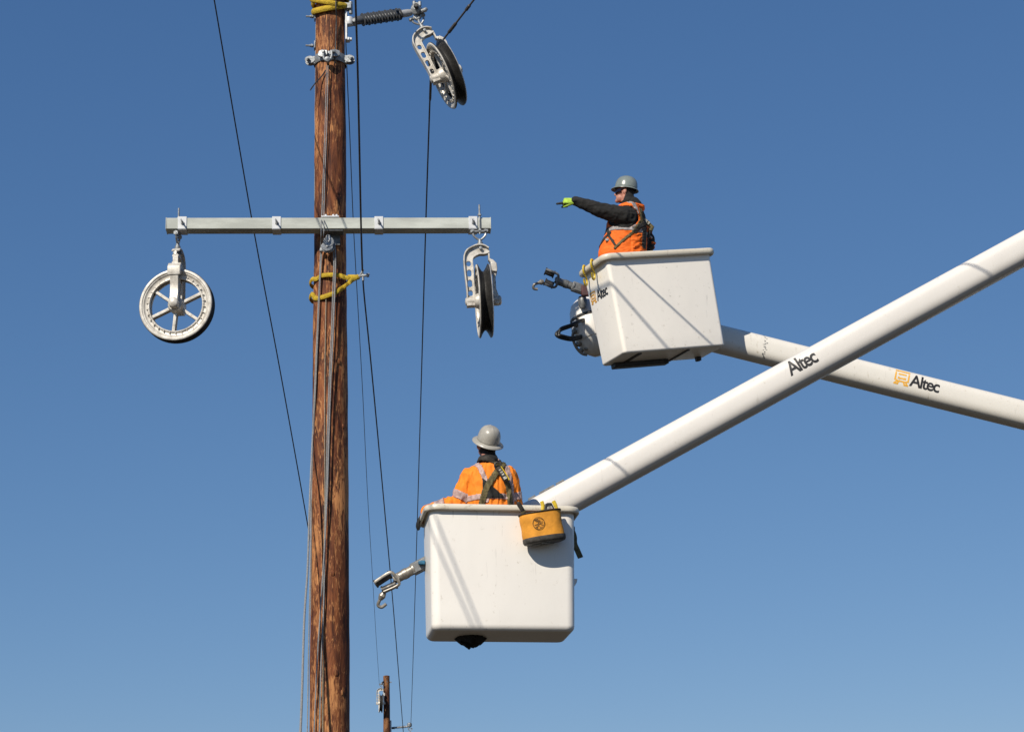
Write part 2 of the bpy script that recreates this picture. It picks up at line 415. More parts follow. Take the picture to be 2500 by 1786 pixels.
for k, px in enumerate((445, 675, 925, 1155)):
    s = arm_s(px); g = G(); w = .080
    g.box((s, -.004, .004), (w, .008, ARM_H + .012), MA)
    g.box((s, ARM_D / 2, -ARM_H / 2 - .004), (w, ARM_D + .008, .008), MA)
    g.box((s, ARM_D / 2, ARM_H / 2 + .005), (w, ARM_D + .008, .008), MA)
    st = g.build('strap_plate', ZINC, arm, bevel=.002)
    g = G()                              # eye nut on a through bolt
    M = frame(MA @ Vector((s + .002, -.01, 0)), z=AN, x=UP)
    g.lathe([(.016, 0), (.016, .012)], 6, M); g.lathe([(.007, 0), (.007, .03)], 8, M)
    ring = [(math.cos(a) * .017, 0, .046 + math.sin(a) * .017) for a in [2 * math.pi * q / 16 for q in range(16)]]
    g.tube([M @ Matrix.Rotation(.5, 4, 'Z') @ Vector(p) for p in ring], .006, 6, closed=True)
    g.build('eye_nut', GALV, st)
for px in (434, 1171):                  # vertical hanger rods
    s = arm_s(px); g = G(); dy = -.012 if px > 800 else ARM_D * .5
    g.tube([armp(s, dy, .175), armp(s, dy, -.115)], .0085, 8)
    g.lathe([(.018, .0), (.018, .016)], 6, Matrix.Translation(armp(s, dy, ARM_H / 2 + .012)))
    g.lathe([(.018, .0), (.018, .016)], 6, Matrix.Translation(armp(s, dy, -ARM_H / 2 - .03)))
    g.build('hanger_rod', GALV, arm)
sc = arm_s(806)
g = G()
g.box((sc, ARM_D / 2, ARM_H / 2 + .012), (.165, ARM_D * 1.05, .014), MA)
for dx in (-.04, .03, .06): g.lathe([(.013, 0), (.013, .02)], 6, MA @ Matrix.Translation((sc + dx, .02, ARM_H / 2 + .018)))
g.build('top_plate', ZINC, arm, bevel=.003); g = G(); g.box((sc + .04, ARM_D - .01, -.11), (.10, .02, .12), MA)
g.box((sc + .02, ARM_D * .55, -ARM_H / 2 - .01), (.2, ARM_D * .9, .012), MA)
g.build('back_plate', JIBGR, arm, bevel=.003)

# rope tackle below the arm
tk = thing('rope_tackle', 'small galvanised rope tackle hanging under the middle of the crossarm', 'tackle', near_pole(803, 612, .09))
def pt(px, py, off=.08): return near_pole(px, py, off)
g = G()
g.tube(smoothpath([pt(801, 573, .12), pt(797, 580, .12), pt(800, 588, .12), pt(806, 584, .12), pt(804, 574, .12)]), .010, 8)
g.build('hook', GALV, tk)
for (px, py, w, h) in ((803, 592, .05, .05), (799, 604, .055, .045)):
    p = pt(px, py, .10); g = G()
    for dy in (-.026, .026):
        lp = [(w * math.cos(a), h * math.sin(a)) for a in [2 * math.pi * q / 16 for q in range(16)]]
        g.plate([lp], .008, frame(p + Vector((0, dy, 0)), x=(1, .2, .1), y=(0, 0, 1)))
    g.lathe([(.03, -.018), (.022, 0), (.03, .018)], 16, frame(p, z=(0, -1, 0), x=(1, 0, 0)))
    g.lathe([(.012, -.04), (.012, .04)], 6, frame(p, z=(0, -1, 0), x=(1, 0, 0)))
    g.build('pulley', GALV, tk, bevel=.003)
g = G()
g.tube(smoothpath([pt(790, 610, .09), pt(800, 616, .09), pt(812, 610, .09), pt(817, 596, .07), pt(812, 586, .06)]), .007, 8)
g.tube(smoothpath([pt(792, 604, .1), pt(804, 612, .1), pt(811, 606, .09)]), .008, 8)
g.lathe([(.0, -.02), (.018, -.014), (.02, 0), (.018, .014), (0, .02)], 12, Matrix.Translation(pt(785, 610, .07)))
g.build('wire_bail', GALV, tk)

# ------------------------------------------------------------------ ropes on the pole face
def rope(name, pts, r, m, label, cat='rope', group=None, n=10):
    g = G(); P = smoothpath(pts, n); r0, r1 = r if isinstance(r, tuple) else (r, r); z0, z1 = P[0].z, P[-1].z
    g.tube(P, [r0 + (r1 - r0) * min(1, max(0, (z0 - p.z) / max(z0 - 3.8, .3))) for p in P], 8)
    return tag(g.build(name, m, loc=P[-1]), label, cat, group)
def np_(l, off=.045): return [near_pole(x, y, off) for x, y in l]
rope('rope', np_([(797, 160), (794, 300), (789, 435), (786, 520)], .05) + [atY(784, 545, PY - .36), atY(784, 575, PY - .36)] + np_([(783, 605)], .07) + np_([(778, 740), (773, 840), (768, 960), (763, 1069)], .05) + [atY(757, 1200, PY - .3), atY(751, 1385, PY - .38), atY(743, 1508, PY - .45), atY(737, 1700, PY - .55), atY(733, 1800, PY - .6), atY(712, 2300, PY - .9), atY(690, 2900, PY - 1.3)],
     (.0035, .0108), ROPE, 'thick grey rope leaving the near pole at its lower left edge')
rope('rope', np_([(801, 160), (798, 300), (793, 435), (791, 520)], .045) + [atY(791, 545, PY - .355), atY(790, 575, PY - .355)] + np_([(787, 605), (779, 700), (773, 840), (768, 960)], .06) + np_([(763, 1080), (760, 1200)], .03) + [atY(757, 1400, PY - .28), atY(753, 1606, PY - .3), atY(750, 1800, PY - .32), atY(742, 2300, PY - .4), atY(735, 2900, PY - .5)],
     (.0042, .0058), ROPE, 'thin grey rope running down just left of the near pole, inside the thick one')
rope('rope', np_([(816, 592), (819, 625), (818, 690), (812, 838), (807, 946), (803, 1069), (799, 1200), (792, 1340), (783, 1480), (774, 1620), (767, 1786), (758, 1990)], .055) + [atY(740, 2500, PY - .5), atY(726, 2900, PY - .6)],
     (.0075, .0062), ROPE, 'grey rope from the tackle bail, drifting to the left down the pole face')
rope('rope', np_([(812, 598), (815, 640), (813, 700), (808, 838), (803, 946), (799, 1069), (796, 1200), (793, 1354), (790, 1480), (784, 1620), (780, 1786), (774, 1990)], .042) + [atY(768, 2500, PY - .4), atY(764, 2900, PY - .5)],
     (.005, .0065), ROPE, 'grey rope lying between two others on the lower pole face')
rope('rope', np_([(786, 612), (781, 700), (775, 840), (770, 960)], .05) + np_([(766, 1040), (763, 1120), (761, 1250)], .02) + [atY(758, 1500, PY - .1)], .005, ROPE, 'short thin grey rope ending at the pole edge below the yellow sling')
rope('rope', np_([(796, 728), (794, 840), (793, 960), (793, 1069), (793, 1200), (791, 1354), (789, 1569), (788, 1786), (786, 1990)], .02) + [atY(783, 2500, PY - .25), atY(781, 2900, PY - .28)],
     .0042, ROPET, 'thin tan cord hanging straight down the face of the near pole')
rope('rope', np_([(771, 60), (770, 200), (769, 330), (768, 500)], .012), .0045, ROPE, 'thin grey rope down the upper left edge of the pole above the crossarm')
rope('rope', [atY(819, -30, PY - .22), near_pole(820, 0, .07), near_pole(820, 20, .07), near_pole(821, 60, .02), near_pole(817, 160, .015)], .006, DKMET, 'dark cord hanging over the yellow sling at the pole top')

# ------------------------------------------------------------------ yellow slings
def ring_pts(cz, tilt_x, tilt_y, off, n=40, a0=0, a1=2 * math.pi):
    out = []
    for k in range(n):
        a = a0 + (a1 - a0) * k / n; r = pole_r(cz) + off
        out.append(Vector((PX + r * math.cos(a), PY + r * math.sin(a), cz + tilt_x * math.cos(a) + tilt_y * math.sin(a))))
    return out
ys = thing('yellow_sling', 'yellow webbing sling wrapped round the very top of the pole in view', 'sling', (PX, PY, pole_pt(15).z))
for (py, tx, ty, off, r) in ((22, .030, .075, .028, .031), (4, .03, .02, .03, .03), (-18, -.03, .0, .028, .03), (8, -.045, .085, .045, .027)):
    g = G(); g.tube(ring_pts(pole_pt(py).z, tx, ty, off), r, 10, flat=.6, up=(0, 0, 1), closed=True)
    g.build('sling_loop', YELLOW, ys)
y2 = thing('yellow_sling', 'yellow webbing sling looped round the pole below the crossarm and clipped to a wire', 'sling', (PX, PY, pole_pt(700).z))
clipP = atY(886, 673, PY - .14)
def aroundL(py, off=.03):
    z = pole_pt(py).z; r = pole_r(z) + off
    return [Vector((PX + r * math.cos(a), PY + r * math.sin(a), z + dz)) for a, dz in ((R_(60), .02), (R_(110), .01), (R_(150), .0), (R_(185), -.0), (R_(212), .012))]
g = G()
up1 = [atY(872, 676, PY - .12), atY(850, 676, PY - .08), Vector((PX + pole_r(7.9) + .02, PY + .06, pole_pt(680).z))] + aroundL(692)
up1 += np_([(772, 681), (785, 673), (800, 671), (816, 671), (832, 673)], .03) + [atY(846, 678, PY - .19), atY(862, 680, PY - .16), atY(876, 674, PY - .14)]
g.tube(smoothpath(up1, 6), .0215, 10, flat=.5, up=(0, 0, 1)); g.build('sling_loop', YELLOW, y2)
g = G()
lo1 = aroundL(728)
lo1 += np_([(770, 728), (784, 726), (800, 721), (815, 716), (828, 708), (840, 700)], .032) + [atY(852, 690, PY - .2), atY(862, 682, PY - .17), atY(876, 676, PY - .14)]
g.tube(smoothpath(lo1, 6), .022, 10, flat=.5, up=(0, 0, 1)); g.build('sling_loop', YELLOW, y2)
wc = thing('wire_clip', 'small steel clip joining the yellow sling to the wire', 'clip', clipP)
g = G()
g.tube([clipP + Vector(v) for v in ((-.035, 0, -.012), (-.008, -.004, .03), (.0, 0, .06))], .012, 8)
g.tube([clipP + Vector(v) for v in ((-.04, 0, -.005), (.045, -.01, .0), (.062, -.012, .012))], [.013, .012, .008], 8)
g.tube([clipP + Vector(v) for v in ((.0, 0, .02), (.003, -.004, -.05))], .011, 8)
g.lathe([(.019, -.012), (.019, .012)], 6, frame(clipP + Vector((.045, -.01, .0)), z=(1, 0, .2), x=(0, 1, 0)))
g.build('clip_body', GALV, wc)

# ------------------------------------------------------------------ stringing blocks
def block(name, label, hang, yaw, lean, tilt, group='stringing blocks', spoke0=17, swivel=True, scale=1.0):
    """hang: world point of the top eye. local x = wheel axle, z up. lean = roll about local y, tilt = about local x"""
    M = Matrix.Translation(hang) @ Matrix.Rotation(yaw, 4, 'Z') @ Matrix.Rotation(lean, 4, 'Y') @ Matrix.Rotation(tilt, 4, 'X') @ Matrix.Scale(scale, 4) @ Matrix.Translation((0, 0, -.64))
    root = thing(name, label, 'pulley block', hang, group)
    RW = .337
    MX = M @ Matrix.Rotation(math.pi / 2, 4, 'Y')           # lathe z -> local x
    g = G()                                                  # sheave rim: black lined groove
    g.lathe([(RW, -.054), (RW + .004, -.047), (.305, -.029), (.278, -.012), (.270, 0), (.278, .012), (.305, .029), (RW + .004, .047), (RW, .054), (.300, .054), (.262, .02), (.262, -.02), (.300, -.054)], 72, MX, close=True)
    sh = g.build('sheave', RUBBER, root)
    for sx in (-1, 1):
        g = G()                                              # aluminium side ring
        g.lathe([(RW + .001, sx * .0545), (RW - .004, sx * .062), (.324, sx * .065), (.312, sx * .063), (.303, sx * .050), (.285, sx * .042), (.268, sx * .041), (.262, sx * .046), (.257, sx * .053), (.246, sx * .054), (.243, sx * .044), (.244, sx * .02), (.2615, sx * .02), (.3, sx * .0545)], 72, MX, close=True)
        g.build('rim_ring', ALU, root)
    g = G()
    for k in range(30):                                      # small ribs on the inner lip
        a = 2 * math.pi * k / 30
        for sx in (-1, 1):
            g.box((sx * .0515, 0, .263), (.013, .0045, .024), M @ Matrix.Rotation(a, 4, 'X'))
    o = g.build('gussets', ALU, root, smooth=0); o['kind'] = 'stuff'
    for k in range(6):
        a = R_(spoke0 + 60 * k - 90)
        g = G(); m = M @ Matrix.Rotation(-a, 4, 'X')
        g.box((0, 0, .155), (.070, .010, .184), m); g.box((.028, 0, .155), (.012, .027, .184), m); g.box((-.028, 0, .155), (.012, .027, .184), m)
        g.build('spoke', ALU, root, bevel=.002)
    g = G(); g.lathe([(.0, -.085), (.06, -.08), (.075, -.05), (.075, .05), (.06, .08), (0, .085)], 24, MX); g.build('hub', ALU, root)
    # C shaped frame in the local xz plane
    MF = M @ Matrix.Rotation(math.pi / 2, 4, 'X')            # plate xy -> local xz
    th = .02
    outer = [(-.155, -.05), (-.150, .10), (-.158, .28), (-.160, .40), (-.150, .455), (-.125, .495), (-.085, .520), (-.03, .540), (.03, .535), (.075, .505), (.085, .47), (.06, .455), (.03, .452), (-.015, .452), (-.06, .432), (-.083, .40), (-.083, .30), (-.085, .10), (-.085, -.05)]
    holes = []
    for zc_, hh in ((.365, .026), (.272, .034), (.172, .036), (.078, .028)):
        holes.append([(-.119 + .021 * math.cos(a), zc_ + (hh - .021) * (1 if math.sin(a) > 0 else -1) + .021 * math.sin(a)) for a in [2 * math.pi * (q + .5) / 16 for q in range(16)]])
    g = G(); g.plate([outer] + holes, th, MF); g.build('frame_web', ALU, root, bevel=.003)
    fl_o = [(-.155, -.05), (-.150, .10), (-.158, .28), (-.160, .40), (-.150, .455), (-.125, .495), (-.085, .520), (-.03, .540), (.03, .535), (.075, .505)]
    fl_i = [(-.085, -.05), (-.085, .10), (-.083, .30), (-.083, .40), (-.06, .432), (-.015, .452), (.03, .452), (.075, .462)]
    for fl, w in ((fl_o, .075), (fl_i, .060)):               # flanges
        P = smoothpath([Vector((x, 0, z)) for x, z in fl], 5); loops = []
        for i, p in enumerate(P):
            t = (P[min(i + 1, len(P) - 1)] - P[max(i - 1, 0)]).normalized(); n = Vector((t.z, 0, -t.x))
            loops.append([p + n * .006 + Vector((0, w / 2, 0)), p - n * .006 + Vector((0, w / 2, 0)), p - n * .006 - Vector((0, w / 2, 0)), p + n * .006 - Vector((0, w / 2, 0))])
        g = G(); g.loft(loops, M); g.build('frame_flange', ALU, root, bevel=.002)
    g = G(); g.lathe([(.0, -.175), (.03, -.17), (.043, -.155), (.045, -.09), (.055, -.085), (.055, -.078)], 20, MX)
    g.box((-.12, 0, -.02), (.07, .075, .06), M); g.build('axle_boss', ALU, root, bevel=.004)
    g = G(); g.box((.072, 0, .43), (.016, .05, .09), M @ Matrix.Translation((0, 0, .0)) @ Matrix.Rotation(R_(0), 4, 'Y')); g.box((.082, 0, .385), (.02, .06, .03), M)
    g.build('gate', ALU, root, bevel=.003)
    g = G()
    blk = [(.078, .375), (.10, .385), (.135, .345), (.14, .295), (.135, .26), (.09, .27), (.085, .31)]
    g.plate([blk], .12, MF); g.build('latch_block', ALU, root, bevel=.006)
    g = G()
    leg = [(.095, .28), (.13, .275), (.118, .2), (.118, .1), (.138, .03), (.138, -.04), (.09, -.04), (.09, .03), (.094, .1)]
    g.plate([leg], .076, MF); g.lathe([(.035, .08), (.045, .085), (.045, .15), (.03, .16), (0, .162)], 20, MX)
    g.build('far_leg', ALU, root, bevel=.004)
    g = G(); g.lathe([(.024, .53), (.028, .545), (.026, .57), (.018, .575), (.016, .60)], 14, M)
    g.lathe([(.0, -.042), (.014, -.04), (.014, .04), (0, .042)], 10, M @ Matrix.Translation((0, 0, .507)) @ Matrix.Rotation(math.pi / 2, 4, 'X'))
    g.build('swivel', GALV, root)
    g = G(); g.tube([M @ Vector(p) for p in smoothpath([(-.058, 0, .675), (-.05, 0, .635), (0, 0, .597), (.05, 0, .635), (.058, 0, .675)])], .0105, 8)
    g.tube([M @ Vector((-.085, 0, .68)), M @ Vector((.085, 0, .68))], .011, 8)
    for sx in (-1, 1):
        g.lathe([(.021, -.01), (.021, .01)], 6, M @ Matrix.Translation((sx * .07, 0, .68)) @ Matrix.Rotation(math.pi / 2, 4, 'Y'))
        g.tube([M @ Vector((sx * .058, -.014, .665)), M @ Vector((sx * .058, .014, .695))], .017, 8)
    g.build('shackle', GALV, root)
    return root, M
hl = armp(arm_s(433), ARM_D * .5, -ARM_H / 2 - .075)
hr = armp(arm_s(1170), -.012, -ARM_H / 2 - .075)
blkL, ML = block('stringing_block', 'spoked wheel pulley block seen face on, hanging from the left end of the crossarm', hl, R_(-95), R_(3), R_(0), spoke0=36)
blkR, MR = block('stringing_block', 'pulley block seen edge on, hanging from the right end of the crossarm', hr, R_(4), R_(-2.5), R_(0))

# ------------------------------------------------------------------ post insulator arm
def insulator(name, label, base, tip, nshed, group, hang_dir=None, polex=None):
    root = thing(name, label, 'insulator', base, group)
    ax = (tip - base); Ln = ax.length; ax.normalize(); M = frame(base, z=ax, x=(0, 0, 1))
    g = G(); g.lathe([(.022, .0), (.04, .02), (.043, .075), (.036, .095), (.0, .095)], 18, M); g.build('base_fitting', SHED, root)
    g = G(); g.lathe([(.030, .09), (.030, Ln - .10)], 18, M); g.build('core', CORE, root)
    s0, s1 = .105, Ln - .125
    me = None
    for k in range(nshed):
        z = s0 + (s1 - s0) * k / (nshed - 1)
        g = G(); rr = .064 if k % 2 == 0 else .058
        g.lathe([(.030, z - .006), (rr, z - .002), (rr, z + .002), (.031, z + .006)], 24, M)
        g.build('shed', SHED, root)
    g = G(); g.lathe([(.032, Ln - .11), (.037, Ln - .105), (.037, Ln - .03), (.030, Ln)], 18, M); g.build('end_fitting', CORE, root)
    return root, M, Ln
IY = PY - .03
ib = atY(862, 52, IY - .02); it = atY(1004, 31, IY + .22)
ins, MI, LI = insulator('post_insulator', 'grey ribbed post insulator reaching right from the top of the near pole', ib, it, 14, 'post insulators')
g = G()                                   # pole side hinge bracket
pb = Vector((PX + pole_r(ib.z) + .012, IY - .02, 0))
zt, zb = pole_pt(28).z, pole_pt(108).z
g.box((pb.x + .008, pb.y, (zt + zb) / 2 - .02), (.018, .085, zt - zb - .05))
g.box((pb.x + .02, pb.y, zb + .015), (.035, .07, .03)); g.lathe([(.02, 0), (.02, .03)], 6, frame((pb.x + .03, pb.y, zb + .02), z=(1, 0, 0), x=(0, 0, 1)))
g.lathe([(.0, -.058), (.036, -.042), (.045, -.01), (.038, .035), (.0, .05)], 16, Matrix.Translation((pb.x + .035, pb.y - .01, ib.z - .005)))
g.build('pole_bracket', ZINC, ins, bevel=.003)
g = G()
g.box((pb.x + .02, pb.y - .01, zt + .01), (.075, .08, .06)); g.lathe([(.02, -.065), (.02, .065)], 8, Matrix.Translation((pb.x + .05, pb.y - .01, zt)))
g.tube([(pb.x + .02, pb.y, ib.z - .035), ib + Vector((-.01, 0, -.03)), ib + Vector((.03, -.01, .0))], .026, 8)
g.lathe([(.022, -.05), (.022, .05)], 8, frame((pb.x + .085, pb.y, ib.z - .012), z=(0, 1, 0), x=(1, 0, 0)))
g.build('hinge', GALV, ins, bevel=.004)
g = G(); te = it + Vector((.04, .01, .01))     # clamp casting at the outer end
g.lathe([(.0, -.065), (.048, -.05), (.055, 0), (.048, .05), (0, .065)], 16, frame(te + Vector((.015, 0, .015)), z=(.35, 1, .2), x=(1, 0, 0)))
g.tube([te + Vector((-.03, 0, .05)), te + Vector((0, -.03, .075)), te + Vector((.05, -.03, .07))], .016, 8)
g.lathe([(.018, 0), (.018, .05)], 6, Matrix.Translation(te + Vector((-.01, -.03, .05)))); g.lathe([(.018, 0), (.018, .05)], 6, Matrix.Translation(te + Vector((.045, -.03, .045))))
g.tube([te + Vector((.05, -.02, -.01)), te + Vector((.10, -.03, .005)), te + Vector((.115, -.03, .02))], [.02, .024, .016], 8)
g.tube([te + Vector((-.02, 0, -.05)), te + Vector((.01, 0, -.08)), te + Vector((.045, 0, -.06)), te + Vector((.055, 0, -.03))], .017, 8)
g.build('end_clamp', GALV, ins, bevel=.003)
g = G()
g.lathe([(.02, 0), (.026, .03), (.02, .06)], 8, frame(te + Vector((.012, -.055, .02)), z=(0, -1, 0), x=(1, 0, 0)))
g.build('clamp_socket', RUBBER, ins)
hu = te + Vector((.02, .0, -.075))
g = G(); g.tube([hu + Vector((0, 0, .03)), hu + Vector((.015, 0, -.03)), hu + Vector((.03, 0, -.06))], .012, 8); g.build('link', GALV, ins)
blkU, MU = block('stringing_block', 'pulley block tilted on the conductor, hanging from the insulator at the pole top', hu + Vector((.012, 0, -.02)), R_(7), R_(-24), R_(-4))

# ------------------------------------------------------------------ conductors
def wire(label, pts, r, straight=False, n=14, name='conductor', m=WIRE, sleeves=()):
    g = G(); P = [Vector(p) for p in pts] if straight else smoothpath(pts, n)
    g.tube(P, r, 8)
    o = g.build(name, m, loc=P[-1]); tag(o, label, 'wire', 'line wires')
    for (a, b, rr) in sleeves:
        g = G(); a = Vector(a); b = Vector(b); d = (b - a)
        g.tube([a, a + d * .08, a + d * .92, b], [r, rr, rr, r], 8)
        s = g.build('joint_sleeve', m, loc=P[-1]); s.parent = o; s.matrix_parent_inverse = o.matrix_basis.inverted() if False else Matrix.Identity(4); s.location = (0, 0, 0)
    return o
FARD = 74.0
grv = MU @ Vector((.0, 0, .275))           # groove top of the upper block
pj1 = at(1098, 62, 19.75); pj2 = at(1118, 36, 19.55); pj3 = at(1141, 16, 19.4); 
nearR = at(1157, 0, 19.2)
dirR = (nearR - grv)
farR = at(1003, 1772, FARD)
wire('dark conductor rising from the top pulley block toward the upper edge of the picture', [grv + dirR * 9, grv + dirR * 4, grv + dirR * 1.2, grv], .0095, straight=True,
     sleeves=((grv + dirR * .36, grv + dirR * .56, .017), (grv + dirR * .80, grv + dirR * .90, .016)))
def sag(a, b, s, n=40):
    out = []
    for k in range(n + 1):
        t = k / n; p = a.lerp(b, t); p.z -= 4 * s * t * (1 - t); out.append(p)
    return out
def via(px0, py0, d0, px1, py1, d1, mids, n=60):   # wire in space through two depths, bowed so that it passes the middle pixels
    out = []
    A = at(px0, py0, d0); B = at(px1, py1, d1)
    return A, B
def track(pix, d0, d1, n=60):
    """wire through image points; depth follows a straight run between the two end depths"""
    P = smoothpath([Vector((x, y, 0)) for x, y in pix], 12)
    L = len(P) - 1; y0, y1 = P[0].y, P[-1].y
    out = []
    for q in P:
        t = (q.y - y0) / (y1 - y0)
        inv = (1 - t) / d0 + t / d1
        out.append(at(q.x, q.y, 1 / inv))
    return out
wire('dark conductor falling from the top pulley block to the far pole on its right', [grv] + track([(1052, 178), (1050, 230), (1040, 531), (1030, 880), (1020, 1230), (1010, 1560), (1003, 1772)], 20.4, FARD), .0085, straight=True,
     sleeves=((at(1052, 190, 20.46), at(1050, 246, 20.9), .013),))
wire('thin wire from behind the near pole to the block on the far pole', track([(838, -60), (847, 170), (854, 330), (862, 531), (871, 700), (885, 950), (897, 1200), (909, 1400), (918, 1550), (926, 1668)], 20.1, FARD), .0055, straight=True)
wire('dark wire crossing in front of the crossarm just right of the pole', track([(860, -250), (868, 0), (874, 200), (881, 531), (885, 668)], 14.8, 18.95), .0086, straight=True)
wire('dark wire running from the sling clip down past the far pole', track([(886, 672), (889, 720), (907, 900), (935, 1200), (960, 1480), (985, 1790), (1003, 2010)], 18.95, 62), .0075, straight=True)
wire('dark wire slanting down from the upper left to behind the near pole', track([(500, -130), (523, 0), (614, 531), (683, 900), (752, 1285), (800, 1560), (842, 1800)], 20.4, 29.5), .0072, straight=True)
# overhead runs of the same line, above and left of the picture (they throw the thin shadows)
# ------------------------------------------------------------------ far pole
FX = at(943.5, 1650, FARD); 
fp = thing('utility_pole', 'slim brown wooden pole far behind, at the lower edge', 'utility pole', (FX.x, FX.y, 0))
make_shaft(FX.z, lambda z: .175 - .0048 * z, FX.x, FX.y, 32, 90, .006, 9.2).build('shaft', WOODFAR, fp, smooth=50)
g = G(); g.lathe([(.118, 0), (.112, .03), (.05, .045), (0, .05)], 20, Matrix.Translation((FX.x, FX.y, FX.z - .012))); g.build('pole_cap', WOODFAR, fp)
g = G(); g.tube([at(945, 1660, FARD - .16), at(945, 1786, FARD - .4), at(945, 2100, FARD - 1.2)], .011, 8); g.build('ground_wire', GALV, fp)
g = G(); g.lathe([(.02, 0), (.02, .09)], 6, frame(at(950, 1664, FARD - .05), z=(1, 0, 0), x=(0, 0, 1))); g.build('through_bolt', GALV, fp)
fb = at(956, 1776, FARD - .2); ft = at(997, 1772, FARD - .2)
insF, _, _ = insulator('post_insulator', 'tiny post insulator on the right side of the far pole', fb, ft, 9, 'post insulators')
g = G(); g.box(fb + Vector((-.04, 0, .02)), (.07, .12, .5)); g.build('pole_bracket', ZINC, insF)
g = G(); g.lathe([(.0, -.1), (.08, -.06), (.09, 0), (.08, .06), (0, .1)], 12, Matrix.Translation(ft + Vector((.04, 0, .05)))); g.build('end_clamp', GALV, insF)
block('stringing_block', 'tiny pulley block under the far insulator at the lower edge', ft + Vector((.06, 0, -.12)), R_(8), 0, 0)
hf = at(931, 1672, FARD - .3)
block('stringing_block', 'small white pulley block on the left side of the far pole', hf, R_(7), R_(2), 0)
insG, _, _ = insulator('post_insulator', 'short insulator behind the left side of the far pole top', Vector((FX.x - .08, FX.y - .08, hf.z + .16)), hf + Vector((0, 0, .12)), 3, 'post insulators') if False else (None, None, None)
g = G(); g.tube([Vector((FX.x - .09, FX.y - .08, hf.z + .16)), hf + Vector((.02, 0, .08)), hf + Vector((0, 0, .02))], .03, 8); g.build('hanger', DKMET, fp)
#B0#
# ------------------------------------------------------------------ lettering
def text2d(txt, size, spacing=.92, bold=.020):
    cu = bpy.data.curves.new('lettering', 'FONT'); cu.body = txt; cu.size = size; cu.space_character = spacing; cu.offset = bold * size; cu.resolution_u = 4
    ob = bpy.data.objects.new('lettering', cu); COL.objects.link(ob)
    me = bpy.data.meshes.new_from_object(ob.evaluated_get(bpy.context.evaluated_depsgraph_get()))
    bpy.data.objects.remove(ob); bm = bmesh.new(); bm.from_mesh(me)
    ys_ = [v.co.y for v in bm.verts]; lo, hi = min(ys_), max(ys_)
    for k in range(1, 8):
        y = lo + (hi - lo) * k / 8
        bmesh.ops.bisect_plane(bm, geom=bm.verts[:] + bm.edges[:] + bm.faces[:], plane_co=(0, y, 0), plane_no=(0, 1, 0))
    V = [(v.co.x, v.co.y) for v in bm.verts]; bm.verts.index_update(); Fc = [[v.index for v in f.verts] for f in bm.faces]; bm.free()
    return V, Fc
def strokes2d(lines, w):
    V, Fc = [], []
    for (x0, y0, x1, y1) in lines:
        d = Vector((x1 - x0, y1 - y0)); L = d.length; d.normalize(); n = Vector((-d.y, d.x)) * w / 2; e = d * w / 2
        nseg = max(1, int(L / .03))
        for k in range(nseg):
            a = Vector((x0, y0)) - e + (d * (L + w)) * (k / nseg); b = Vector((x0, y0)) - e + (d * (L + w)) * ((k + 1) / nseg)
            o = len(V); V += [tuple(a - n), tuple(b - n), tuple(b + n), tuple(a + n)]; Fc.append([o, o + 1, o + 2, o + 3])
    return V, Fc
def emblem2d(s):
    # blocky angular mark of nested outlines on two feet
    pts = [[(.02, .30), (.02, 1), (.98, 1), (.98, .30)], [(.98, .30), (.80, .22), (.98, .0), (.76, .0), (.66, .22), (.34, .22), (.24, .0), (.02, .0), (.20, .22), (.02, .30)], [(.26, .44), (.26, .76), (.74, .76), (.74, .44), (.26, .44)]]
    ln = []
    for p in pts:
        for (a, b) in zip(p[:-1], p[1:]): ln.append((a[0] * s, a[1] * s, b[0] * s, b[1] * s))
    return strokes2d(ln, s * .115)
def decal(name, VF, fn, m, parent):
    V, Fc = VF; g = G(); g.add([fn(x, y) for x, y in V], Fc)
    return g.build(name, m, parent, smooth=0)

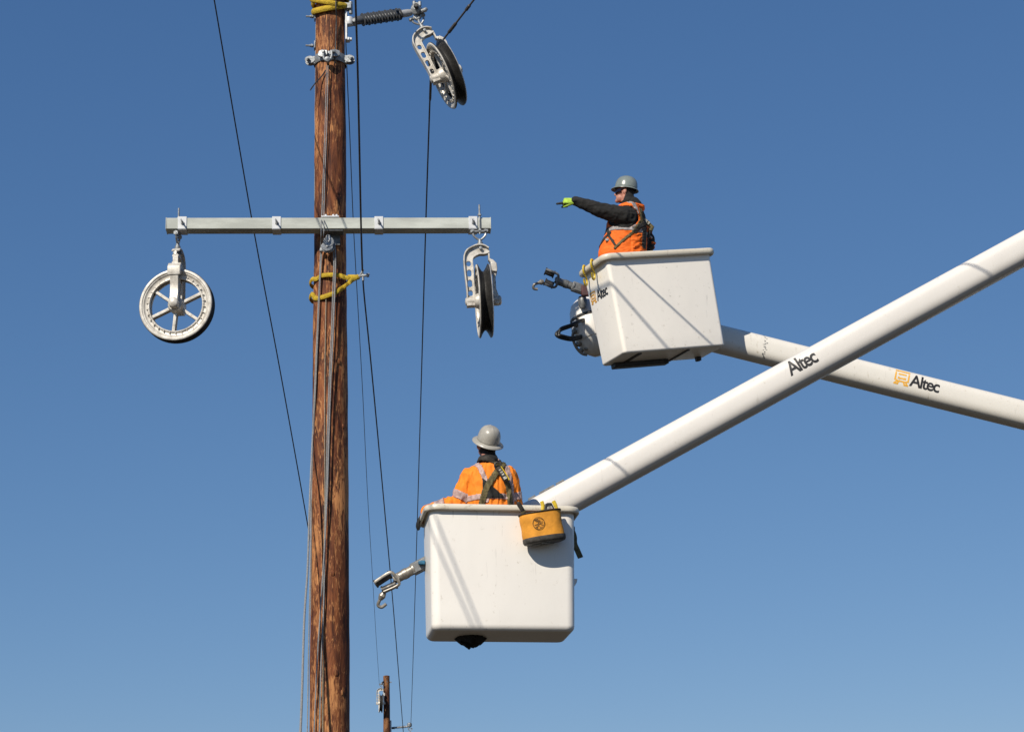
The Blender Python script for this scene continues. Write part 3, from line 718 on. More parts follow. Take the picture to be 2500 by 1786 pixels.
# ------------------------------------------------------------------ aerial lifts
def rrect(w, d, r, n=6):
    out = []
    for (cx, cy, a0) in ((w / 2 - r, d / 2 - r, 0), (-w / 2 + r, d / 2 - r, 90), (-w / 2 + r, -d / 2 + r, 180), (w / 2 - r, -d / 2 + r, 270)):
        for k in range(n + 1):
            a = R_(a0 + 90 * k / n); out.append((cx + r * math.cos(a), cy + r * math.sin(a)))
    return out
def bucket_matrix(O, yaw, ty, tx):
    return Matrix.Translation(O) @ Matrix.Rotation(ty, 4, 'Y') @ Matrix.Rotation(tx, 4, 'X') @ Matrix.Rotation(yaw, 4, 'Z')
def make_bucket(root, M, w, d, h, taper, rc, rb, lip_w=.045, lip_h=.042, m=None):
    g = G(); loops = []
    def ring(ww, dd, z, r): return [(x, y, z) for x, y in rrect(ww, dd, r)]
    NB = 6
    for k in range(NB + 1):                     # rounded bottom edge
        a = math.pi / 2 * k / NB; ins = rb * (1 - math.sin(a)); z = rb * (1 - math.cos(a))
        loops.append(ring(w - 2 * taper - 2 * ins, d - 2 * taper - 2 * ins, z, max(rc - ins * .8, .012)))
    for k in range(1, 9):
        t = k / 8; tp = taper * (1 - t)
        loops.append(ring(w - 2 * tp, d - 2 * tp, rb + (h - rb) * t, rc))
    for (ins, z) in ((.014, h), (.014, h * .5)):
        loops.append(ring(w - 2 * ins - (0 if z == h else taper), d - 2 * ins - (0 if z == h else taper), z, rc - .01))
    loops.append(ring(w - 2 * taper - .04, d - 2 * taper - .04, .05, rc - .012))
    loops[-1] = [(x, y, .05) for x, y, z in loops[-1]]
    g.loft(loops, M); b = g.build('bucket', m or WHITE, root, smooth=50)
    g = G(); rl = []                              # rolled rim
    prof = [(-.006, 0), (-.006, .012), (lip_w * .35, .016), (lip_w * .8, .010), (lip_w, -.004), (lip_w, -lip_h * .75), (lip_w * .8, -lip_h), (lip_w * .55, -lip_h), (lip_w * .45, -lip_h * .6), (0, -lip_h * .25)]
    base = rrect(w, d, rc); loops = []
    for i, (x, y) in enumerate(base):
        cx = max(min(x, w / 2 - rc), -w / 2 + rc); cy = max(min(y, d / 2 - rc), -d / 2 + rc)
        n = Vector((x - cx, y - cy, 0)); n.normalize()
        loops.append([Vector((x, y, h)) + n * u + Vector((0, 0, v)) for u, v in prof])
    loops.append(loops[0]); g.loft(loops, M, 0, False, False)
    g.build('rim', RIMW, b, smooth=50)
    return b
def make_boom(root, A, B, r0, r1, m, n_exp=2.9, seg=48):
    ax = (B - A).normalized(); e1 = (CAM - A); e1 = (e1 - ax * e1.dot(ax)).normalized(); e2 = ax.cross(e1)
    if e2.z < 0: e2 = -e2
    # square-ish section: keep its sides vertical and horizontal
    up = (Vector((0, 0, 1)) - ax * ax.z).normalized(); side = ax.cross(up)
    if side.dot(e1) < 0: side = -side
    def sect(t, k):
        r = r0 + (r1 - r0) * t; c, s_ = math.cos(k), math.sin(k)
        x = abs(c) ** (2 / n_exp) * (1 if c > 0 else -1); y = abs(s_) ** (2 / n_exp) * (1 if s_ > 0 else -1)
        return A.lerp(B, t) + side * x * r + up * y * r * 1.0
    g = G(); loops = []
    for i in range(25):
        loops.append([sect(i / 24, 2 * math.pi * k / seg) for k in range(seg)])
    g.loft(loops); b = g.build('boom', m, root, smooth=50)
    Lb = (B - A).length
    def surf(u, v, off=.002):                     # u along the boom in metres, v up the near side
        t = u / Lb; r = r0 + (r1 - r0) * t
        y = max(-.98, min(.98, v / r)); x = (1 - abs(y) ** n_exp) ** (1 / n_exp)
        n = (side * (x ** (n_exp - 1)) + up * (abs(y) ** (n_exp - 1)) * (1 if y > 0 else -1)).normalized()
        return A.lerp(B, t) + side * x * r + up * y * r + n * off
    return b, surf, Lb, up, side, ax
def along(A, B, px):                              # distance from A along AB where it crosses a photo column
    lo, hi = 0., 1.
    for _ in range(40):
        mid = (lo + hi) / 2; v = A.lerp(B, mid) - CAM; x = 1250 + FPX * v.dot(CR) / v.dot(_f)
        if x < px: lo = mid
        else: hi = mid
    return lo * (B - A).length
def claw(root, D, P, arm_px, elbow_px, wrist, jaw_top, jaw_bot, hook, mats, rr):
    """gripping jib head from photo points at depth D"""
    pa, pb, pc = mats
    def q(p, dd=0): return at(p[0], p[1], D + dd)
    j = P
    g = G(); a, b = q(arm_px), q(elbow_px); ax = (b - a).normalized()
    Mx = frame(a, z=ax, y=(0, 1, 0)); L = (b - a).length
    g.box((0, 0, L / 2), (.085, .08, L), Mx); g.box((.046, 0, L / 2), (.012, .06, L * .96), Mx); g.box((-.046, 0, L / 2), (.012, .06, L * .96), Mx)
    o1 = g.build('jib_arm', pa, j, bevel=.006)
    g = G(); g.lathe([(.0, -.03), (.052, -.028), (.052, -.006)], 18, frame(b, z=ax, x=(0, 1, 0))); g.lathe([(.042, -.02), (.041, (q(wrist) - b).length), (0, (q(wrist) - b).length)], 18, frame(b, z=ax, x=(0, 1, 0)))
    Lm = (q(wrist) - b).length
    g.lathe([(.046, Lm * .3), (.046, Lm * .6)], 18, frame(b, z=ax, x=(0, 1, 0))); g.build('wrist', pb, j, bevel=.003)
    for dd in (-.05, .05):                        # side plates of the fork
        n_ = len(jaw_top); pr = Vector((-(elbow_px[1] - wrist[1]), elbow_px[0] - wrist[0])).normalized() * 5.0
        if pr.y > 0: pr = -pr
        pts = [q((p[0] + pr.x, p[1] + pr.y), dd) for p in jaw_top] + [q((p[0] - pr.x, p[1] - pr.y), dd) for p in jaw_bot]
        g = G(); g.tube(smoothpath(pts, 5), .0145, 8, flat=.6); g.build('fork_plate', pb, j)
    for seg_ in (jaw_top[:2], jaw_bot[-2:]):
        g = G(); g.tube([q(seg_[0], -.012), q(seg_[1], -.012)], rr, 14)
        t = (q(seg_[1]) - q(seg_[0])).normalized()
        for e in (0, 1): g.lathe([(rr * 1.25, -.007), (rr * 1.25, .007)], 12, zframe(q(seg_[e]), t))
        g.build('roller', pc, j)
    mid = q(((jaw_top[-1][0] + jaw_bot[0][0]) / 2, (jaw_top[-1][1] + jaw_bot[0][1]) / 2))
    g = G(); g.lathe([(.0, -.055), (.03, -.05), (.03, .05), (0, .055)], 12, frame(mid, z=(0, 1, 0), x=(1, 0, 0))); g.build('fork_pin', pb, j)
    g = G(); g.tube(smoothpath([q(p) for p in hook], 5), [.02, .022, .024, .022, .016] + [.012] * 40 if False else .0145, 10)
    h0, h1 = q(hook[0]), q(hook[1]); g.tube([h0, h0.lerp(h1, .5), h1], [.02, .032, .02], 10)
    g.build('hook', JIBAL, j)

# lower lift
lowO = Vector((-.161, 16.962, 4.534))
ML_ = bucket_matrix(lowO, .1448, .0096, -.012)
liftL = thing('aerial_lift', 'clean white boom lift bucket with the orange tool pouch, lower of the two', 'boom lift', lowO, 'aerial lifts')
bkL = make_bucket(liftL, ML_, 1.222, .615, 1.035, .016, .075, .052)
bA, bB = at(1262, 1283.5, 18.03), at(3050, 306, 18.75)
bmL, surfL, LbL, upL, sideL, axL = make_boom(liftL, bA, bB, .144, .142, BOOMW)
uA = along(bA, bB, 1920)
decal('lettering', text2d('Altec', .185, .86), lambda x, y: surfL(uA + .02 + x * .84, y - .03), PRINTK, bmL)
g = G()                                            # dark anti slip strip on top of the boom tip
for (u0, u1) in ((.20, .27), (.31, .46), (.48, .56)):
    loops = []
    for i in range(7):
        u = u0 + (u1 - u0) * i / 6
        loops.append([bA + axL * u + upL * (.149 + e) + sideL * sx for sx, e in ((-.03, -.002), (-.03, .010), (.05, .010), (.05, -.004))])
    g.loft(loops)
g.build('wear_strip', JIBGR, bmL)
def LB(x, y, z): return ML_ @ Vector((x, y, z))
g = G(); g.box((.30, .36, .70), (.30, .16, .34), ML_); g.lathe([(.10, 0), (.10, .2)], 20, ML_ @ Matrix.Translation((.30, .40, .86)) @ Matrix.Rotation(-math.pi / 2, 4, 'X'))
g.build('bucket_mount', JIBGR, liftL, bevel=.02)
g = G(); g.plate([[(.0, -.14), (.0, .0), (.085, .0), (.08, -.03), (.03, -.11)]], .012, ML_ @ Matrix.Translation((.600, .1, .52)) @ Matrix.Rotation(math.pi / 2, 4, 'X')); g.build('side_gusset', WHITE, liftL, bevel=.002)
# black cover hanging beneath the bucket
g = G(); loops = []
for k in range(9):
    t = k / 8; row = []
    for i in range(28):
        a = 2 * math.pi * i / 28
        r = (1 - t ** 2.2) ** .5 if t < 1 else .001
        nx = noise.noise((math.cos(a) * 2, math.sin(a) * 2, t * 3)) * .045 + noise.noise((math.cos(a) * 6, math.sin(a) * 6, t * 6)) * .03
        row.append((-.235 + (.125 * max(r, .02) + nx * (r > .1)) * math.cos(a), .06 + (.15 * max(r, .02)) * math.sin(a), -.0 - .07 * t + nx * .9))
    loops.append(row)
g.loft(loops, ML_); g.build('black_cover', BLACK, liftL, smooth=60)
claw(liftL, 17.35, liftL, (1050, 1368), (1006, 1391), (969, 1409), [(918, 1424), (952, 1402), (964, 1406)], [(972, 1416), (966, 1426), (935, 1440)], [(938, 1445), (928, 1462), (923, 1476), (932, 1481), (943, 1473)], (JIBGR, JIBAL, DKMET), .031)
g = G(); pbx = at(1030, 1373, 17.29); g.box(pbx, (.06, .04, .035)); g.build('blue_cover', BLUE, liftL, bevel=.008)

# upper lift
UK = .962
upO = at(1620.5, 869, 21.706 * UK)
UW, UD, UH = 1.245 * UK, .60 * UK, 1.055 * UK
MU_ = bucket_matrix(upO, .385, -.1400, .0900)
liftU = thing('aerial_lift', 'weathered white boom lift bucket with yellow hooks, upper and tilted', 'boom lift', upO, 'aerial lifts')
bkU = make_bucket(liftU, MU_, UW, UD, UH, .018, .040, .026, lip_w=.052, lip_h=.05, m=WHITEU)
cA, cB = at(1700, 814, 22.55 * UK), at(3020, 1143, 22.2 * UK)
bmU, surfU, LbU, upU, sideU, axU = make_boom(liftU, cA, cB, .143, .143, BOOMW2)
uB = along(cA, cB, 2215)
decal('lettering', text2d('Altec', .185, .86), lambda x, y: surfU(uB + x * .92, y - .035), PRINTK, bmU)
uE = along(cA, cB, 2178)
decal('emblem', emblem2d(.145), lambda x, y: surfU(uE + x, y - .045), PRINTO, bmU)
g = G(); V0, F0 = [], []
for k in range(26):                                # scuffed grey marks on the boom tip
    a = random.uniform(-.13, .13); u = along(cA, cB, 1862) - (a * .12) + random.uniform(-.02, .02); o = len(V0); w_, h_ = random.uniform(.006, .02), random.uniform(.004, .012)
    V0 += [(u, a), (u + w_, a), (u + w_ * .8, a + h_), (u - .003, a + h_ * .8)]; F0.append([o, o + 1, o + 2, o + 3])
decal('paint_scuffs', (V0, F0), lambda x, y: surfU(x, y, .0015), JIBGR, bmU)
def UB(x, y, z): return MU_ @ Vector((x, y, z))
fy = UD / 2
def leftface(u, v):                                # u from the back edge toward the front corner, v up
    t = v / UH; xx = -UW / 2 + .018 * (1 - t) - .003
    return UB(xx, fy - u, v)
decal('lettering', text2d('Altec', .150, .86), lambda x, y: leftface(.215 + x * .92, .645 + y), PRINTK, bkU)
decal('emblem', emblem2d(.112), lambda x, y: leftface(.075 + x, .645 + y), PRINTO, bkU)
g = G(); g.plate([[(.0, -.16), (.0, .0), (.075, .02), (.085, -.005), (.05, -.13)]], .012, MU_ @ Matrix.Translation((UW / 2 - .012, .05, .63)) @ Matrix.Rotation(math.pi / 2, 4, 'X')); g.build('side_gusset', WHITE, liftU, bevel=.002)
for (x0, x1, yy) in ((-.43, -.34, 0), (.13, .21, 0)):       # stiffening bands below the floor
    g = G(); g.box(((x0 + x1) / 2, 0, -.006), (x1 - x0 - .05, .46, .012), MU_); g.build('floor_band', DKMET, liftU, bevel=.002)
g = G(); g.box((-.2, .16, -.028), (.62, .10, .05), MU_); g.build('step_rail', RUBBER, liftU, bevel=.008)
g = G(); g.box((.48, .16, -.02), (.05, .06, .05), MU_); g.build('rubber_foot', RUBBER, liftU, bevel=.008)
g = G(); g.box((.34, .36, .45), (.30, .22, .34), MU_); g.lathe([(.11, 0), (.11, .25)], 20, MU_ @ Matrix.Translation((.40, .36, .30)) @ Matrix.Rotation(-math.pi / 2, 4, 'X')); g.build('bucket_mount', JIBGR, liftU, bevel=.02)
# white rotator cowl behind the left side
cw = at(1441, 790, 22.05)
g = G(); Mc = Matrix.Translation(cw) @ Matrix.Rotation(R_(-14), 4, 'Y')
g.lathe([(.0, .29), (.09, .28), (.15, .235), (.185, .16), (.20, .085)], 28, Mc); cwl = g.build('rotator_cowl', WHITE, liftU, smooth=60)
g = G(); g.lathe([(.200, .085), (.206, .08), (.206, .055), (.200, .05)], 28, Mc, close=False); g.build('black_band', RUBBER, cwl)
g = G(); g.lathe([(.199, .052), (.215, .0), (.215, -.12), (.20, -.18), (.0, -.19)], 28, Mc); g.build('rotator_body', WHITE, liftU, smooth=60)
g = G(); g.lathe([(.0, -.19), (.19, -.18), (.185, -.23), (.15, -.30), (.07, -.36), (0, -.37)], 28, Mc); g.build('gearbox', BOOMW2, liftU, smooth=60)
def q2(x, y, d=22.1): return at(x, y, d - .22)
g = G()
for (x, y, r) in ((1407, 795, .03), (1404, 812, .026), (1415, 842, .028), (1421, 858, .024), (1436, 852, .03), (1409, 778, .02), (1431, 819, .026)):
    p = q2(x, y, 22.14); g.lathe([(r * .6, 0), (r, .012), (r, .05), (r * .7, .06), (0, .06)], 8, frame(p, z=(-.35, -1, .1), x=(1, 0, 0)))
g.tube(smoothpath([q2(1403, 800), q2(1398, 822), q2(1406, 846), q2(1420, 862), q2(1434, 866)]), .016, 8)
g.build('hydraulic_fittings', JIBAL, liftU, bevel=.003)
for k, dd in enumerate((0, .04)):
    g = G()
    g.tube(smoothpath([q2(1434, 778, 22.16), q2(1416, 783, 22.05 - dd), q2(1394, 796 - k * 3, 21.95 - dd), q2(1370, 805 - k * 3, 21.85), q2(1358 + k * 6, 815 + k * 2, 21.8), q2(1366 + k * 4, 823 - k * 4, 21.8), q2(1392, 829 - k * 5, 21.9), q2(1410, 827 - k * 5, 22.0), q2(1422, 822 - k * 3, 22.12)], 8), .0175, 10)
    g.build('hydraulic_hose', HOSE, liftU)
g = G(); g.lathe([(.0, .05), (.04, .04), (.05, .0), (.045, -.05), (.03, -.09)], 14, Matrix.Translation(q2(1422, 733, 22.1))); g.build('swivel_ball', JIBGR, liftU)
claw(liftU, 21.85, liftU, (1437, 712), (1396, 698), (1364, 688), [(1332, 662), (1352, 670), (1362, 678)], [(1360, 692), (1350, 696), (1331, 688)], [(1328, 687), (1316, 690), (1304, 695), (1303, 704), (1313, 706)], (JIBGR, JIBGR, DKMET), .034)
g = G(); g.box(q2(1428, 710, 22.02), (.08, .05, .12)); g.build('red_cover', DKRED, liftU, bevel=.01)

# yellow S hooks on the rim of the upper bucket
def s_hook(p, label, yaw):
    pts = []
    s = .047
    for a in np.linspace(-10, 200, 12): pts.append((s * .8 * math.cos(math.radians(a)), 0, .052 + s * math.sin(math.radians(a))))
    pts += [(-.02, 0, .01), (.02, 0, -.02)]
    for a in np.linspace(20, -200, 12): pts.append((s * .8 * math.cos(math.radians(a)), 0, -.062 + s * math.sin(math.radians(a))))
    M = Matrix.Translation(p) @ Matrix.Rotation(yaw, 4, 'Z') @ Matrix.Rotation(-.12, 4, 'Y')
    g = G(); g.tube([M @ Vector(q) for q in smoothpath(pts, 3)], .0105, 8)
    tag(g.build('s_hook', YPLAST, loc=p), label, 'hook', 's hooks on the bucket rim')
s_hook(UB(-UW / 2 - .055, .135, UH - .075), 'yellow S hook on the upper bucket rim, the one farther left', R_(65))
s_hook(UB(-UW / 2 - .055, -.06, UH - .07), 'yellow S hook on the upper bucket rim, nearest the front corner', R_(65))

# ------------------------------------------------------------------ tool pouch on the lower bucket
def LFace(px, py, off=0):                         # a point on (or off in front of) the lower bucket's front face
    n = (ML_.to_3x3() @ Vector((0, -1, 0))).normalized(); o = LB(0, -.615 / 2 + .010, .5)
    r = ray(px, py); t = (o - CAM).dot(n) / r.dot(n); return CAM + r * t + n * off
pc_ = LFace(1318, 1289, .115)
MP = Matrix.Translation(pc_) @ Matrix.Rotation(.1353, 4, 'Z') @ Matrix.Rotation(R_(-8.5), 4, 'Y') @ Matrix.Rotation(R_(3), 4, 'X')
pouch = thing('tool_pouch', 'golden canvas tool pouch with a black base on the lower bucket', 'tool bag', pc_ - Vector((0, 0, .13)))
def oval(w, d, z, n=44, e=2.5, wob=0):
    out = []
    for k in range(n):
        a = 2 * math.pi * k / n; c, s_ = math.cos(a), math.sin(a)
        x = abs(c) ** (2 / e) * (1 if c > 0 else -1); y = abs(s_) ** (2 / e) * (1 if s_ > 0 else -1)
        f = 1 + wob * noise.noise((c * 1.5, s_ * 1.5, z * 9))
        out.append((x * w / 2 * f, y * d / 2 * f, z + wob * .1 * noise.noise((c, s_, 5))))
    return out
g = G()
loops = [oval(.350, .195, -.105, wob=.02)] + [oval(.348 + .004 * math.sin(k), .195, -.105 + .21 * k / 10, wob=.05) for k in range(1, 11)]
loops += [[(x * .97, y * .95, z - .002) for x, y, z in loops[-1]], oval(.325, .175, -.08)]
g.loft(loops, MP); body = g.build('canvas_body', CANVAS, pouch, smooth=50)
g = G(); top = [Vector(p) for p in oval(.353, .199, .104, wob=.05)]; g.tube([MP @ p for p in top], .0065, 6, closed=True); g.build('top_binding', DKWEB, body)
g = G(); g.loft([oval(.30, .16, -.152), oval(.345, .195, -.145), oval(.362, .208, -.128), oval(.360, .206, -.10), oval(.34, .19, -.098)], MP); bs = g.build('moulded_base', POUCHBASE, pouch, smooth=50)
g = G()
for (x, y) in ((-.07, -.03), (.05, .02), (.0, -.05)): g.box((x, y, -.155), (.07, .03, .012), MP @ Matrix.Rotation(.3 * x * 10, 4, 'Z'))
g.build('base_studs', JIBGR, bs, bevel=.004)
def pface(x, y):                                   # front of the pouch
    e = 2.5; xx = x / .175; yy = -(1 - min(.99, abs(xx)) ** e) ** (1 / e) * .0975 * 1.035
    return MP @ Vector((x, yy - .003, y))
ln = []
for k in range(28):
    a, b_ = 2 * math.pi * k / 28, 2 * math.pi * (k + 1) / 28
    ln.append((-.042 + .048 * math.cos(a), .005 + .050 * math.sin(a), -.042 + .048 * math.cos(b_), .005 + .050 * math.sin(b_)))
fig = [(-.02, .02, .02, .012), (-.028, .026, .012, .028), (0, .012, -.006, -.012), (-.006, -.012, -.02, -.034), (-.002, -.01, .006, -.036), (-.012, -.004, .018, -.004), (-.036, -.01, -.016, -.006), (.012, .0, .034, .01), (.018, -.014, .034, -.016), (-.03, -.03, -.02, -.024), (.012, -.036, .026, -.032), (-.024, .03, .0, .036)]
ln += [(-.042 + a, .005 + b_, -.042 + c, .005 + d_) for a, b_, c, d_ in fig]
decal('printed_emblem', strokes2d(ln, .0052), pface, PRINTB, body)
# strap hooks that hang it on the rim
g = G()
for sx in (-.11, .12):
    g.tube([MP @ Vector((sx, .10, .03)), MP @ Vector((sx, .10, .13)), MP @ Vector((sx, .115, .17)), MP @ Vector((sx, .16, .185))], .011, 8, flat=.5)
g.build('hanging_strap', DKWEB, pouch)
# tools standing in the pouch
g = G(); h0 = MP @ Vector((-.125, .0, .02)); h1 = MP @ Vector((-.135, -.01, .13)); h2 = MP @ Vector((-.168, -.02, .205))
g.tube([h0, h1, h1.lerp(h2, .1), h1.lerp(h2, .85), h2], [.010, .012, .018, .02, .016], 10, round_caps=True)
hm = thing('hammer', 'dark handled hammer sticking out of the left side of the tool pouch', 'hammer', h0)
g.build('handle', DKWEB, hm)
g = G(); g.lathe([(.022, -.008), (.022, .008)], 10, zframe(h1, h2 - h1)); g.build('collar', OLIVE, hm)
g = G(); g.box((0, 0, 0), (.03, .12, .03), Matrix.Translation(h0)); g.build('head', DKMET, hm, bevel=.006)
cut = thing('cable_cutter', 'yellow and black cable cutter standing in the tool pouch', 'cable cutter', MP @ Vector((.08, .01, .0)))
g = G(); g.tube([MP @ Vector(p) for p in smoothpath([(.012, -.03, .06), (.022, -.03, .12), (.030, -.03, .155), (.026, -.03, .195)])], [.012] * 8 + [.016] * 16 + [.012], 10, flat=.6); g.build('handle', YPLAST, cut)
g = G(); g.tube([MP @ Vector(p) for p in smoothpath([(.148, -.02, .08), (.138, -.02, .14), (.125, -.02, .185)])], [.014] * 8 + [.017] * 8 + [.010], 10, flat=.6); g.build('handle', YPLAST, cut)
g = G(); g.plate([[(.02, .05), (.035, .12), (.045, .165), (.07, .172), (.105, .168), (.12, .12), (.125, .05)]], .05, MP @ Matrix.Translation((0, -.02, 0)) @ Matrix.Rotation(math.pi / 2, 4, 'X')); g.build('body', DKMET, cut, bevel=.008)
g = G(); g.plate([[(.055, .115), (.065, .14), (.10, .14), (.11, .115)]], .056, MP @ Matrix.Translation((0, -.02, 0)) @ Matrix.Rotation(math.pi / 2, 4, 'X')); g.build('label_plate', LABELW, cut, bevel=.003)
g = G(); g.lathe([(.0, -.03), (.026, -.028), (.028, .0), (.026, .028), (0, .03)], 12, MP @ Matrix.Translation((.085, -.03, .10)) @ Matrix.Rotation(math.pi / 2, 4, 'Y')); g.build('red_grip', GLOVER, cut)
# olive strap hanging off the right side
g = G(); s0 = LB(.612, -.14, .90)
st = smoothpath([s0, s0 + Vector((.012, -.005, -.06)), s0 + Vector((.012, -.01, -.13)), s0 + Vector((.035, -.01, -.19)), s0 + Vector((.06, -.012, -.255))], 6)
g.tube(st, [.014 + .012 * min(1, k / 8) for k in range(len(st))], 8, flat=.28, up=(1, .3, 0))
stp = thing('safety_strap', 'olive safety strap dangling from the right side of the lower bucket', 'strap', s0)
g.build('webbing', OLIVE, stp)
g = G(); g.lathe([(.0, -.02), (.02, -.016), (.022, 0), (.02, .016), (0, .02)], 10, Matrix.Translation(s0)); g.build('snap', RUBBER, stp)
#B1#
# ------------------------------------------------------------------ conductors that pass over the viewer's head
def shadow_plane(O, n, q1, q2):          # plane holding the sun and the thin shadow line seen between two pixels of a flat face
    def hit(q): r = ray(*q); return CAM + r * ((O - CAM).dot(n) / r.dot(n))
    p1, p2 = hit(q1), hit(q2); return p1, p2, (p2 - p1).cross(SUN)
def overhead(label, pl, y, z, t, r):     # from the left davit (at height z) toward the viewer
    p1, p2, n = pl; x = p1.x - ((y - p1.y) * n.y + (z - p1.z) * n.z) / n.x
    A = Vector((x, y, z)); B = p2 + SUN * t; d = B - A
    wire(label, [A, B, A + d * 1.6], r, straight=True); return A
nL = (ML_.to_3x3() @ Vector((0, -1, 0))).normalized(); oL = LB(0, -.615 / 2 + .008, .5)
nU = (MU_.to_3x3() @ Vector((0, -1, 0))).normalized(); oU = UB(0, -UD / 2 + .006, .5)
d1 = overhead('overhead conductor from the left davit, inner one, above the picture', shadow_plane(oL, nL, (1055, 1240), (1173, 1532)), 17.9, 11.5, 8, .0072)
d2 = overhead('overhead conductor from the left davit, outer one, above the picture', shadow_plane(oL, nL, (1062, 1320), (1155, 1532)), 17.9, 11.5, 8, .0072)
pU = shadow_plane(oU, nU, (1500, 700), (1632, 850)); zU = pU[0].z - ((PX - pU[0].x) * pU[2].x + (PY - .16 - pU[0].y) * pU[2].y) / pU[2].z
overhead('overhead conductor from the pole top, above the picture', pU, PY - .16, zU, 7, .012)
dv, _, _ = insulator('post_insulator', 'post insulator reaching left from the pole top, above the picture', Vector((PX - .16, PY - .04, 11.55)), d2 + Vector((-.02, 0, .06)), 20, 'post insulators')
g = G(); g.tube([d1, d1 + Vector((0, 0, .08))], .02, 8); g.tube([d2, d2 + Vector((0, 0, .08))], .02, 8); g.build('wire_clamp', GALV, dv)
#P0#
# ------------------------------------------------------------------ people
def remeshed(g, voxel, smooth=3):
    me = bpy.data.meshes.new('tmp'); me.from_pydata([tuple(p) for p in g.v], [], g.f)
    bm = bmesh.new(); bm.from_mesh(me); bmesh.ops.recalc_face_normals(bm, faces=bm.faces); bm.to_mesh(me); bm.free()
    ob = bpy.data.objects.new('tmp', me); COL.objects.link(ob)
    r = ob.modifiers.new('r', 'REMESH'); r.mode = 'VOXEL'; r.voxel_size = voxel
    if smooth:
        sm = ob.modifiers.new('s', 'SMOOTH'); sm.factor = .5; sm.iterations = smooth
    dg = bpy.context.evaluated_depsgraph_get(); dg.update()
    out = bpy.data.meshes.new_from_object(ob.evaluated_get(dg)); bpy.data.objects.remove(ob)
    nv = len(out.vertices); co = np.empty(nv * 3); out.vertices.foreach_get('co', co); co = co.reshape(-1, 3)
    nn = np.empty(nv * 3); out.vertices.foreach_get('normal', nn); nn = nn.reshape(-1, 3)
    faces = [tuple(p.vertices) for p in out.polygons]
    bpy.data.meshes.remove(out); return co, nn, faces
def folds(co, nn, pred, amp, freq, seed):                 # cloth folds pushed along the normals
    out = co.copy()
    for i, p in enumerate(co):
        w = pred(p)
        if w > 0:
            q = (p[0] * freq[0] + seed, p[1] * freq[1], p[2] * freq[2])
            v = noise.noise(q) * .7 + noise.noise((q[0] * 2.3, q[1] * 2.3, q[2] * 2.3)) * .35
            out[i] = p + nn[i] * amp * w * (1 - abs(v) * 2.2)
    return out
def from_np(co, faces, mi=None):
    g = G(); g.v = [Vector(p) for p in co]; g.f = [list(f) for f in faces]; g.m = list(mi) if mi is not None else [0] * len(faces); return g
def shell(name, co, nn, faces, sel, off, m, parent, thick=.006):
    """a patch of cloth lying on the body: the chosen faces lifted off it"""
    fs = [f for f, s in zip(faces, sel) if s]
    if not fs: return None
    used = sorted({i for f in fs for i in f}); mp = {v: k for k, v in enumerate(used)}
    g = from_np([co[i] + nn[i] * off for i in used], [[mp[i] for i in f] for f in fs])
    o = g.build(name, m, parent, smooth=80)
    sd_ = o.modifiers.new('thickness', 'SOLIDIFY'); sd_.thickness = thick; sd_.offset = -1
    return o
def seg_d(p, a, b):                                       # distance to a segment and the parameter along it
    ab = b - a; t = max(0, min(1, float(np.dot(p - a, ab) / np.dot(ab, ab)))); return float(np.linalg.norm(p - a - ab * t)), t
def poly_d(p, pts): return min(seg_d(p, pts[i], pts[i + 1])[0] for i in range(len(pts) - 1))
def ell(g, c, r, M=None, seg=20):
    prof = [(max(1e-4, math.sin(t)), -math.cos(t)) for t in np.linspace(.02, math.pi - .02, 12)]
    Mx = Matrix.Translation(c) @ (M if M is not None else Matrix.Identity(4)) @ Matrix.Diagonal((r[0], r[1], r[2], 1))
    g.lathe(prof, seg, Mx)
def stack(g, secs, seg=28):                               # elliptical sections (x, y, z, rx, ry)
    g.loft([[(x + rx * math.cos(2 * math.pi * k / seg), y + ry * math.sin(2 * math.pi * k / seg), z) for k in range(seg)] for x, y, z, rx, ry in secs])
def hand(M, curl, spread=1.0, thumb_out=.9, side=1, scale=1.0):
    """glove mesh: palm along +x from the wrist, back of the hand +z, thumb on the +y side when side = 1. curl = list of four finger curls in degrees per joint"""
    g = G(); s = scale
    g.loft([[(x * s, (yc + w * math.cos(a)) * s * side, t * math.sin(a) * s) for a in [2 * math.pi * k / 14 for k in range(14)]] for x, yc, w, t in ((-.03, 0, .026, .021), (.0, 0, .030, .020), (.03, 0, .039, .018), (.065, 0, .043, .017), (.088, 0, .041, .014), (.094, 0, .036, .008))], M)
    for i, c in enumerate(curl):
        y = (.030 - .020 * i) * side; L = (.075, .083, .077, .06)[i]; p = Vector((.082, y, .0)); a = 0; pts = [p.copy() - Vector((.02, 0, 0)), p.copy()]
        sp = math.radians((6 - 4 * i) * spread) * side
        for f in (.45, .30, .25):
            a += math.radians(c); d = Vector((math.cos(a) * math.cos(sp), math.sin(sp) * math.cos(a), -math.sin(a))); p = p + d * L * f; pts.append(p.copy())
        g.tube([M @ (q * s) for q in pts], [.0115 * s, .0120 * s, .0115 * s, .0108 * s, .0095 * s], 10, round_caps=True)
    b = Vector((.012, .026 * side, -.006)); a = thumb_out
    t1 = b + Vector((math.cos(a) * .04, math.sin(a) * .04 * side, -.012)); t2 = t1 + Vector((math.cos(a * .6) * .034, math.sin(a * .6) * .034 * side, -.012)); t3 = t2 + Vector((math.cos(a * .3) * .026, math.sin(a * .3) * .026 * side, -.008))
    g.tube([M @ (q * s) for q in (b, t1, t2, t3)], [.0145 * s, .0128 * s, .0112 * s, .009 * s], 10, round_caps=True)
    return g
A_ = lambda v: np.array(v, float)

